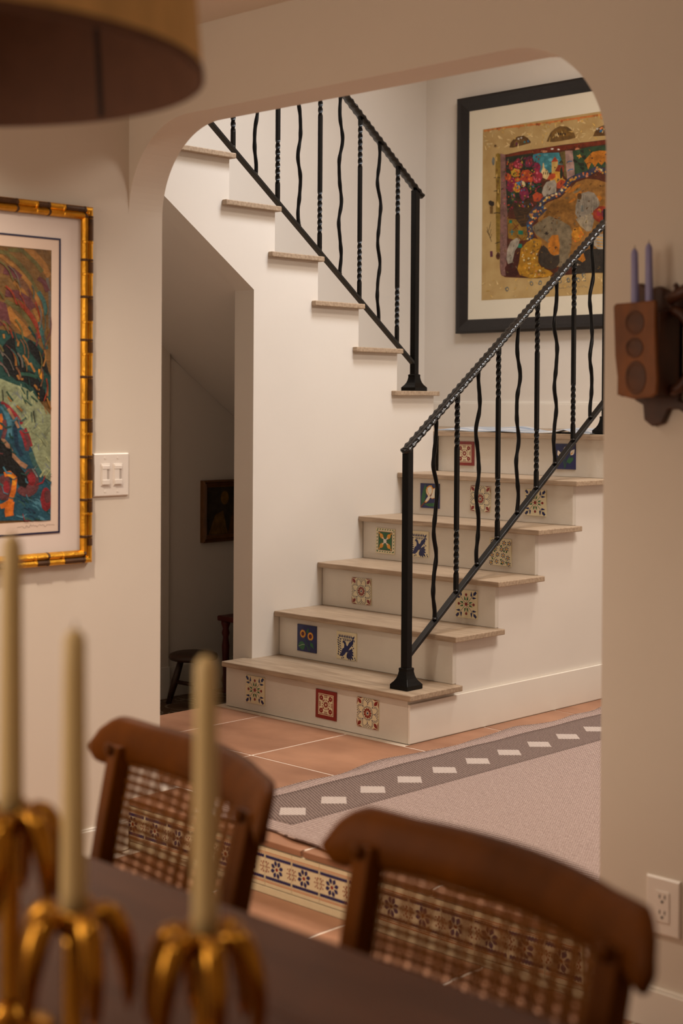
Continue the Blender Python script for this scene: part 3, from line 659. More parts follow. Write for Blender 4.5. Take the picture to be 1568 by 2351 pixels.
orange 8 356,439 351,438 348,434 345,439 340,440 344,443 344,447 348,445 353,447 352,442
cream_p 8 335,436 339,439 337,444 343,441 346,443 347,439 352,436 345,436 344,432 341,436
gold 8 353,437 351,433 352,429 348,430 344,426 343,432 336,434 343,435 343,441 347,436
cream_p 8 371,473 375,469 380,470 378,466 381,462 376,463 373,460 371,464 368,466 372,468
gold 8 331,442 337,439 344,442 341,435 349,430 340,431 336,426 333,431 326,433 331,437
orange 8 373,468 374,463 378,462 375,460 376,456 372,459 367,457 369,461 366,464 370,464
pinkbrown 8 381,473 378,469 381,466 376,467 373,464 372,468 367,469 371,471 372,474 375,472
cream_p 8 388,480 392,483 391,488 396,485 400,486 400,482 402,479 398,479 396,476 394,480
gold 8 374,478 378,476 382,475 379,472 382,468 377,470 373,467 372,471 368,474 373,475
cream_p 8 365,460 370,466 365,472 373,470 378,473 379,468 384,465 378,463 379,457 373,461
orange 8 394,486 398,488 398,492 401,489 406,490 404,487 407,484 402,484 400,481 399,485
gold 8 414,487 409,488 406,484 405,488 401,490 405,492 406,495 409,493 415,494 413,490
cream_p 8 426,492 418,494 413,488 411,495 403,498 411,500 411,506 417,502 426,504 420,498
gold 8 418,495 426,499 422,507 430,502 436,505 435,499 440,495 434,494 431,488 428,495
gold 8 401,493 406,489 414,492 409,486 415,481 407,482 404,479 401,483 397,486 400,489
orange 8 443,500 442,505 437,509 444,510 447,514 451,510 459,510 454,505 456,499 448,502
cream_p 8 480,516 478,511 481,506 474,507 469,503 469,510 461,512 467,514 468,520 474,516
cream_p 8 457,512 455,507 458,503 453,503 449,499 447,504 439,506 445,509 446,513 450,510
orange 8 474,493 472,497 465,500 472,502 473,506 477,502 482,503 479,499 483,495 477,496
pinkbrown 8 461,501 459,505 455,506 458,509 458,511 462,510 465,510 465,508 467,505 463,505
orange 8 523,551 521,544 526,540 520,539 517,533 513,539 504,540 510,545 509,550 516,547
gold 8 530,528 527,533 519,534 523,538 522,544 529,541 536,545 535,538 541,533 532,533
pinkbrown 8 503,541 507,538 513,538 510,534 514,530 508,531 505,527 504,532 497,534 502,536
pinkbrown 8 488,520 494,514 501,515 498,510 504,503 495,505 490,503 488,508 481,511 489,513
cream_p 8 505,518 503,524 494,526 502,529 501,536 508,531 514,532 513,527 517,521 509,522
gold 8 533,550 538,550 539,554 541,551 545,551 544,548 546,545 541,546 538,544 537,547
orange 8 564,572 562,569 564,565 559,566 556,564 555,568 551,570 554,572 556,575 559,572
pinkbrown 8 555,573 555,570 559,567 554,567 552,563 550,568 546,569 549,571 547,576 552,573
gold 8 545,566 546,562 551,561 546,559 546,556 543,559 539,558 540,561 538,564 543,563
gold 8 555,577 559,573 564,573 562,570 565,566 560,567 557,565 556,569 552,571 555,573
gold 8 596,587 595,582 598,578 593,578 590,574 587,579 580,581 586,584 586,589 591,586
gold 8 548,573 555,576 555,582 562,578 569,579 567,573 569,569 563,569 559,564 557,570
gold 8 565,578 573,576 576,580 578,575 585,573 578,571 578,567 574,569 569,569 569,573
pinkbrown 8 575,578 570,578 568,574 566,579 560,580 565,582 564,586 568,584 573,585 572,581
gold 8 591,576 588,573 589,569 585,571 580,568 581,573 577,576 581,577 583,580 586,576
pinkbrown 8 615,592 614,587 619,584 613,584 612,579 609,584 604,584 608,587 606,591 610,589
pinkbrown 8 640,585 636,588 631,586 634,590 629,593 634,593 636,596 638,592 642,591 640,589
orange 8 651,594 656,587 663,588 660,584 666,577 658,579 652,575 651,582 645,584 651,586
orange 8 630,594 631,599 628,602 633,602 634,605 636,602 642,601 638,599 640,594 635,596
pinkbrown 8 646,584 652,586 653,591 658,587 667,588 661,582 664,577 658,578 653,574 651,580
gold 8 710,600 707,598 706,595 703,599 698,598 701,601 699,605 704,603 707,606 707,602
orange 8 658,603 661,596 666,596 663,593 666,587 659,591 654,588 654,593 651,597 656,597
pinkbrown 8 717,615 718,611 725,607 718,605 716,600 712,606 703,606 708,610 708,615 713,613
gold 8 679,595 684,595 685,599 687,595 691,594 689,592 689,590 686,591 683,589 683,593
gold 8 707,622 713,622 715,626 718,622 725,621 720,617 721,611 715,616 710,614 711,618
orange 8 740,602 740,598 744,592 737,593 732,589 730,595 723,597 728,601 730,605 735,601
orange 8 741,594 737,597 730,596 734,601 730,606 736,604 741,608 742,602 747,599 741,598
gold 8 737,611 734,608 735,602 729,605 723,602 724,608 719,612 726,613 728,617 731,612
cream_p 8 748,609 744,603 751,597 742,598 738,596 736,601 730,604 734,607 734,613 740,607
gold 8 746,596 750,593 755,594 754,590 756,586 752,586 748,582 747,587 740,589 746,592
orange 8 820,576 816,575 814,570 811,575 805,575 808,579 806,584 812,582 816,584 816,579
orange 8 820,572 816,574 813,572 812,575 810,577 812,578 813,582 816,578 821,578 818,576
gold 8 800,566 798,569 795,570 798,572 797,576 800,574 804,575 803,572 805,569 802,569
gold 8 764,599 767,595 772,595 770,592 772,587 767,588 762,585 763,591 758,593 762,595
cream_p 8 818,573 813,576 807,574 808,579 805,584 811,584 815,586 818,583 823,580 819,577
navy_art 7 323,287 335,311 329,344 323,368 345,390 385,415 416,438 390,461 360,439 318,412 287,379 293,343 298,316 289,300
cream_p 8 294,294 293,299 290,301 295,302 295,307 299,303 304,302 301,299 302,296 298,297
gold 8 314,302 311,305 303,304 308,308 304,314 311,311 316,315 315,309 322,306 315,305
gold 8 317,299 320,295 325,295 323,292 324,288 319,289 316,288 315,291 312,294 316,294
blue_p 8 310,298 312,300 310,304 314,302 317,304 318,301 320,299 317,298 316,295 314,298
orange 8 322,318 317,318 314,315 312,318 305,319 310,322 310,326 315,323 319,325 318,321
orange 8 312,341 311,338 312,335 308,335 305,332 304,336 299,337 303,339 304,343 308,341
cream_p 8 321,332 319,326 322,323 317,322 313,316 310,323 305,325 309,328 308,333 314,331
gold 8 327,318 322,321 314,319 318,325 314,329 321,329 324,334 326,328 332,326 328,323
gold 8 310,360 308,358 310,354 306,355 303,353 302,357 299,359 303,360 303,364 306,360
blue_p 8 309,363 303,362 301,356 297,362 290,362 295,366 292,373 299,369 305,373 305,367
blue_p 8 305,365 303,363 305,359 300,361 296,358 297,362 293,364 297,365 298,369 301,366
cream_p 8 323,350 320,347 324,342 318,344 315,342 314,345 310,347 313,349 314,354 318,350
orange 8 332,380 327,381 323,378 322,383 316,386 322,388 324,391 327,387 335,389 331,384
orange 8 314,370 310,376 304,378 307,382 307,387 313,384 321,388 318,381 323,377 317,376
cream_p 8 338,406 336,402 337,396 330,399 324,397 323,402 319,406 325,407 328,412 332,407
cream_p 8 310,376 315,378 315,382 319,379 323,380 321,376 324,373 319,374 316,371 316,375
gold 8 375,412 370,414 366,411 366,415 361,418 365,419 367,424 370,420 377,420 373,416
gold 8 331,402 338,402 341,408 344,402 350,400 344,397 345,392 340,395 333,392 336,398
orange 8 356,400 352,399 351,396 348,399 344,399 346,402 345,405 349,404 354,407 353,402
orange 8 357,440 362,438 368,439 366,434 370,430 364,430 361,425 358,431 354,433 358,435
blue_p 8 396,449 391,450 388,447 386,450 382,452 386,454 385,459 390,455 395,457 393,452
gold 8 374,440 378,439 381,441 382,437 386,435 381,435 381,430 378,434 374,434 375,436
cream_p 8 398,452 402,450 406,452 407,449 412,445 406,445 404,440 401,445 396,446 399,448
gold 8 398,441 398,445 393,447 398,448 399,451 402,449 408,449 405,446 408,441 402,443
grey_cage 7 591,444 605,484 630,502 664,507 699,496 724,465 734,440 714,409 680,396 641,387 607,377 589,403
umber 8 626,486 624,479 619,475 613,471 606,474 602,481 601,488 601,497 606,502 613,503 620,501 625,495
slate 8 621,442 638,441 638,409 622,410
dark 8 639,493 630,416 632,416 641,493
dark 8 648,490 641,414 643,413 650,490
dark 8 657,487 652,411 653,411 659,487
dark 8 666,483 663,409 664,408 667,483
dark 8 675,480 674,406 675,406 676,480
dark 8 684,477 684,403 686,403 685,477
dark 8 693,474 695,401 697,401 694,474
dark 8 701,470 706,398 708,398 703,470
dark 8 710,467 717,396 718,396 712,467
grey_cage 7 592,376 680,398 705,375 686,311 657,310 617,345
parch_l 8 596,380 621,337 623,337 597,380
parch_l 8 605,382 629,332 631,332 607,382
parch_l 8 615,384 637,327 639,327 616,384
parch_l 8 624,386 645,323 646,323 626,386
parch_l 8 633,388 653,318 654,318 635,388
parch_l 8 643,390 661,313 662,313 644,390
parch_l 8 652,392 669,309 670,309 654,392
parch_l 8 662,395 677,304 678,304 663,395
parch_l 8 671,397 685,299 686,299 672,397
red_bowl 8 804,381 801,366 788,354 771,346 749,345 728,351 711,361 696,374 695,390 695,407 710,417 726,426 748,428 770,422 786,410 800,397
orange 9 742,408 739,402 730,401 724,405 720,410 724,415 730,419 736,414
crimson 9 778,383 776,377 767,377 759,379 756,385 760,390 767,392 775,389
plum 9 767,396 763,390 755,388 749,392 743,398 746,404 755,405 762,401
gold 9 780,386 778,380 770,378 762,381 761,387 764,392 770,396 776,391
olive 9 742,402 740,396 733,393 726,398 720,404 726,409 733,410 741,408
crimson 9 762,385 760,381 754,379 747,381 742,387 747,392 754,392 760,390
crimson 9 738,400 735,393 726,393 718,395 716,401 719,406 726,410 732,405
plum 9 769,381 767,374 758,372 750,376 749,382 749,389 758,388 765,386
crimson 9 738,387 736,381 728,381 720,383 718,389 719,395 728,396 736,394
ochre_o 7 426,285 451,308 487,306 497,255 493,210 457,204 426,231
hair 8 365,193 374,234 395,262 421,243 442,213 467,203 495,205 496,168 478,144 448,135 406,146 375,167
bark 9 384,208 400,173 431,150 433,151 402,174 386,208
bark 9 398,207 411,173 438,150 439,151 413,173 400,207
bark 9 411,206 423,172 444,150 445,151 425,173 413,207
bark 9 424,205 434,171 450,149 451,150 436,172 426,206
bark 9 438,205 445,171 456,149 458,150 447,171 440,205
bark 9 451,204 457,170 462,149 464,149 459,170 453,204
bark 9 464,203 468,170 468,149 470,149 470,169 466,203
dark 9 465,243 474,246 482,240 484,242 475,249 464,246
dark 8 422,334 420,322 435,320 422,316 427,306 416,313 410,309 409,316 397,318 409,322 405,330 414,325
gold_d2 7 244,183 254,250 290,282 337,300 384,288 385,263 364,226 365,176 386,149 437,130 458,116 438,100 313,99 250,119 233,150
ochre_d 8 412,122 412,120 415,118 411,118 410,117 409,119 406,119 408,120 408,122 410,121
gold 8 279,239 282,237 287,237 284,234 287,231 282,232 279,229 279,233 276,235 279,236
gold 8 331,222 337,221 339,223 340,220 343,218 340,217 339,214 337,216 331,215 334,219
gold 8 417,98 414,100 410,99 412,102 409,105 413,104 415,106 416,104 419,103 417,101
cream_p 8 307,177 306,174 309,172 305,172 304,169 302,172 298,173 301,175 300,178 304,175
gold 8 296,129 302,128 306,134 309,128 316,126 309,122 309,118 304,121 298,119 299,124
gold_y 8 368,280 366,277 369,273 363,274 360,270 359,275 355,276 358,278 359,282 363,279
ochre_d 8 358,135 365,134 369,138 371,133 378,130 371,128 371,121 365,125 358,125 362,130
ochre_d 8 346,203 349,203 352,205 352,202 357,201 352,200 353,196 350,198 347,198 347,201
ochre_d 8 327,117 325,120 323,122 325,124 326,126 329,125 334,126 332,122 334,119 330,119
pinkbrown 8 311,226 313,228 311,231 315,229 317,230 317,228 320,226 316,226 316,224 314,226
ochre_d 8 255,121 260,121 262,124 265,121 269,120 266,118 267,114 262,116 258,114 259,118
pinkbrown 8 336,156 334,154 334,152 332,153 329,152 330,154 327,156 330,156 331,158 333,156
gold_y 8 324,284 328,283 330,285 332,283 335,282 332,280 332,277 329,279 325,278 326,281
pinkbrown 8 356,128 352,130 348,129 349,132 345,135 351,135 352,139 354,135 359,134 356,132
gold 8 287,157 287,153 293,151 287,149 286,145 282,149 278,150 280,153 277,157 283,156
pinkbrown 8 328,227 331,225 334,226 333,223 336,221 333,221 331,219 330,222 326,222 328,224
ochre_d 8 392,105 391,108 389,109 391,111 393,114 395,110 399,110 397,108 398,105 395,106
pinkbrown 8 282,239 279,240 276,238 276,241 273,243 277,244 277,248 280,244 283,244 282,242
cream_p 8 303,156 306,156 309,158 311,155 314,153 311,152 311,148 308,151 303,150 305,153
cream_p 8 270,200 276,197 281,198 280,194 282,190 278,190 275,186 272,190 268,191 271,194
gold_y 8 343,158 343,163 340,165 344,166 346,171 349,167 353,166 350,163 351,160 347,161
ochre_d 8 399,127 405,125 410,126 410,121 416,117 408,117 405,111 402,116 395,118 400,122
gold_y 8 328,116 321,112 323,106 316,110 309,107 311,113 306,117 312,118 316,122 319,117
cream_p 8 352,114 348,116 346,114 345,116 343,118 346,119 346,121 349,119 352,120 350,117
cream_p 8 435,105 438,103 441,103 439,101 440,98 437,99 434,97 434,100 431,102 434,103
gold_y 8 341,110 346,112 347,115 350,113 354,113 353,110 355,108 351,107 348,105 347,109
ochre_d 8 350,266 355,270 352,275 358,273 363,274 363,270 370,267 362,266 360,261 356,265
cream_p 8 376,142 379,137 384,136 381,133 382,127 376,131 371,129 372,134 368,138 374,138
gold 8 332,180 331,179 334,177 330,177 329,175 328,177 324,178 327,179 327,181 329,180
cream_p 8 287,245 290,247 288,249 291,248 293,250 293,248 296,247 293,246 293,243 291,245
gold_y 8 319,196 325,198 324,204 329,200 334,201 332,197 336,193 330,194 327,189 325,194
ochre_d 8 334,290 340,285 345,285 344,281 347,276 340,277 335,271 335,279 329,281 333,284
gold 8 394,136 392,142 388,144 392,146 390,152 396,149 401,150 399,145 405,141 398,141
gold_y 8 294,247 288,248 284,243 283,249 277,251 282,254 282,260 288,255 294,256 292,251
gold 8 340,271 348,268 353,270 354,265 360,262 353,260 352,255 347,259 340,259 345,264
pinkbrown 8 375,111 371,112 366,109 367,114 362,116 368,117 369,122 372,118 377,118 374,114
ochre_d 8 272,186 276,187 278,190 281,187 285,187 283,184 285,180 280,181 276,179 276,183
gold_y 8 394,151 397,148 404,149 401,144 404,140 398,141 393,137 393,143 389,145 393,147
gold_y 8 288,136 294,135 297,137 299,134 302,133 299,131 299,126 295,129 291,129 293,132
cream_p 8 259,210 262,212 262,216 266,214 269,214 268,211 270,209 267,208 265,207 264,210
pinkbrown 8 307,149 310,148 312,149 312,147 314,145 311,145 310,142 309,145 306,145 308,147
ochre_d 8 282,265 287,265 289,268 290,264 294,263 291,261 292,257 288,260 283,259 285,262
cream_p 8 264,223 268,223 270,225 271,223 276,222 272,220 273,217 269,218 266,217 267,221
ochre_d 8 264,264 269,263 271,264 272,261 275,259 272,258 271,255 268,257 265,258 265,261
cream_p 8 298,196 301,200 297,204 303,203 308,206 308,201 313,199 308,197 307,193 304,197
gold 8 269,209 273,209 276,212 278,209 281,207 279,205 279,200 274,203 269,202 270,206
gold_y 8 337,107 336,104 341,101 336,101 334,99 332,101 328,101 330,104 330,107 333,105
cream_p 8 340,108 342,109 343,112 345,110 348,110 347,108 348,105 345,106 343,105 342,107
ochre_d 8 334,254 334,258 329,263 336,263 339,267 343,263 349,261 344,258 346,251 339,255
gold 8 370,269 368,268 368,266 366,267 364,266 364,268 363,270 365,270 366,272 367,269
gold 8 397,103 395,101 396,98 393,99 390,98 390,100 386,102 390,103 391,105 393,103
cream_p 8 323,236 327,232 332,231 329,228 331,223 325,225 320,224 320,228 316,231 322,231
ochre_d 8 338,234 334,229 338,224 331,225 327,223 325,227 320,229 325,231 326,235 330,232
gold_y 8 264,131 268,131 270,132 270,129 274,128 270,128 270,124 268,126 265,127 266,129
cream_p 8 316,179 317,175 322,173 316,172 317,167 313,171 309,171 310,174 309,176 313,176
ochre_d 8 340,237 334,236 331,233 328,237 324,238 327,241 324,247 331,243 337,246 335,241
gold_y 8 356,171 360,167 368,169 364,164 367,159 360,160 356,158 355,162 349,165 354,167
gold 8 406,108 404,104 409,98 401,100 397,98 396,102 392,105 396,106 397,112 401,108
gold 8 260,230 262,232 262,237 267,234 271,234 269,230 272,227 268,227 264,224 263,228
ochre_d 8 360,158 361,161 360,165 365,165 370,168 370,163 376,160 371,158 369,154 365,158
gold_y 8 306,105 308,109 304,112 310,112 312,117 313,112 319,111 315,109 315,104 311,107
cream_p 8 362,210 357,214 350,211 353,216 349,220 354,221 358,225 360,219 367,218 361,216
cream_p 8 346,195 342,196 338,194 339,198 335,201 339,202 341,204 344,201 349,201 345,198
ochre_d 8 324,115 318,116 314,114 313,118 308,120 314,121 314,125 317,123 323,124 320,120
ochre_d 8 307,195 311,195 312,198 314,195 318,195 315,193 315,190 313,191 309,190 310,193
ochre_d 8 349,229 343,229 341,225 338,229 331,230 336,233 335,238 341,236 346,238 346,233
gold 8 322,174 320,176 318,176 318,178 317,180 320,180 323,180 323,178 326,177 323,176
ochre_d 8 315,218 314,221 310,223 314,224 315,228 318,225 323,226 320,222 322,219 318,220
gold 8 321,115 318,114 316,111 314,114 311,115 314,117 313,120 316,119 319,119 318,117
grey_l 8 163,205 168,256 189,293 226,310 248,302 238,268 216,244 201,186 174,179
slate 9 177,187 193,203 192,204 176,187
slate 9 182,196 198,211 196,212 181,197
slate 9 187,205 202,219 201,220 186,206
slate 9 192,214 206,228 205,228 190,215
slate 9 196,223 210,236 209,237 195,224
slate 9 201,232 214,244 213,245 200,233
slate 9 206,241 219,252 217,253 205,242
slate 9 211,250 223,260 222,261 209,251
slate 9 215,259 227,269 226,270 214,260
slate 9 220,268 231,277 230,278 219,269
slate 9 225,277 235,285 234,286 224,278
slate 9 229,286 239,293 238,294 228,287
maroon_d 6 153,163 217,227 254,250 238,183 244,123 207,113 159,120
charcoal 7 569,130 584,196 668,223 755,221 903,207 904,93 669,108 580,105
orange_leaf 8 567,304 582,332 617,337 642,302 618,267 593,261 573,279
orange 9 619,291 619,286 624,284 620,282 619,278 615,282 609,281 612,285 610,290 615,287
orange 9 624,287 621,290 617,290 620,293 617,297 622,296 626,298 626,293 629,291 626,290
orange 9 570,277 571,281 567,284 572,284 574,287 577,284 581,283 579,280 579,276 574,278
gold 9 591,315 595,318 594,322 599,320 605,322 603,317 607,313 601,314 598,309 597,314
orange 9 630,303 626,306 620,303 621,308 619,311 623,312 625,315 627,311 633,311 630,308
orange 9 635,302 638,300 643,299 640,296 642,291 637,293 632,292 632,296 629,298 634,299
dark 9 594,322 589,322 586,320 584,323 580,325 585,327 585,331 589,329 593,329 592,325
gold 9 609,278 608,282 603,284 607,286 608,289 612,287 618,288 615,283 617,280 612,280
gold 9 591,284 589,288 586,290 588,292 589,296 593,293 597,293 596,290 599,286 594,286
orange 9 582,267 587,269 587,273 591,270 596,271 595,267 598,262 592,263 589,262 587,265
gold 9 637,285 631,286 628,283 626,287 622,289 626,291 625,296 630,292 635,294 632,289
orange 9 610,288 613,292 611,296 616,295 619,297 621,294 625,291 621,289 620,286 616,289
ochre_o 8 604,178 618,226 638,209 653,171 634,160
grey_l 8 574,122 577,147 599,158 624,148 599,145 589,133 589,121
grey_l 8 682,255 716,293 879,289 880,209 726,219
gold 9 715,279 754,270 793,265 793,269 755,274 716,283
gold 9 716,264 755,255 793,251 794,255 755,259 716,268
gold 9 716,249 755,241 794,236 794,240 755,245 717,253
gold 9 716,235 755,226 794,221 794,225 756,230 717,239
umber 2 73,789 79,795 71,800 81,799 81,808 85,799 94,802 88,796 101,790 87,793 88,782 83,792
dark 2 79,499 79,490 68,484 56,488 47,494 42,502 42,512 54,517 66,511 77,508
umber2 2 50,486 71,485 71,446 52,448
dark 2 65,302 49,338 37,364 35,364 46,337 63,301
dark 2 48,338 32,361 30,360 47,337
dark 2 50,333 62,366 60,367 48,333
dark 2 43,355 54,384 51,385 41,356
dark 2 40,360 34,380 32,380 38,360
dark 2 57,321 65,340 63,341 55,322
dark 2 54,384 59,406 57,406 51,385
plum 2 54,253 71,253 73,223 56,223
umber 5 121,224 119,215 115,207 108,206 101,209 95,216 93,226 96,234 100,242 108,245 115,241 121,234
maroon_d 6 116,224 114,219 112,215 108,212 103,214 101,219 100,225 101,231 103,236 108,237 111,234 115,231
slate 2 180,51 176,44 170,38 161,41 156,48 154,57 162,61 170,64 176,58
ochre_l 3 174,50 173,45 169,46 164,48 164,53 168,56 173,54
slate 2 334,72 333,63 324,60 316,64 310,69 308,79 315,84 323,84 330,79
ochre_l 3 328,71 328,66 322,66 318,69 319,74 322,77 327,75
slate 2 388,72 386,63 378,62 370,62 364,68 367,76 370,82 378,86 387,81
ochre_l 3 383,71 382,67 377,66 373,69 373,73 377,76 382,75
slate 2 511,74 507,65 499,64 492,65 484,70 484,80 490,86 499,85 505,81
ochre_l 3 505,73 502,69 498,68 493,71 494,76 498,77 503,78
slate 2 623,74 617,68 612,63 605,66 601,72 597,80 603,87 612,87 617,81
ochre_l 3 617,73 615,70 611,69 607,71 607,76 610,79 615,77
slate 2 654,76 655,67 646,67 640,69 632,73 634,82 639,87 647,91 652,83
ochre_l 3 653,75 650,71 645,70 642,74 642,78 645,81 649,79
slate 2 653,97 650,90 644,83 636,87 631,94 628,103 636,109 644,110 649,104
ochre_l 3 648,96 647,92 643,91 639,94 639,99 643,101 647,101
slate 2 562,77 560,68 552,64 544,68 538,74 539,83 543,89 552,91 557,84
ochre_l 3 557,76 556,71 551,72 547,74 548,79 550,82 555,81
slate 2 469,51 475,47 481,47 487,38 493,44 499,37 506,38 512,40 518,43 523,36 525,36 518,44 511,41 506,39 500,38 494,45 488,39 482,48 475,48 469,52
slate 2 540,42 547,42 552,48 558,39 564,46 571,36 577,49 582,45 588,39 595,47 594,47 588,40 583,46 576,50 570,38 564,47 558,41 552,50 546,43 540,43
slate 2 610,41 616,40 622,39 628,47 634,36 640,47 645,46 651,38 658,36 664,37 663,39 658,38 652,39 646,46 639,48 634,38 628,48 622,40 616,42 610,42'''
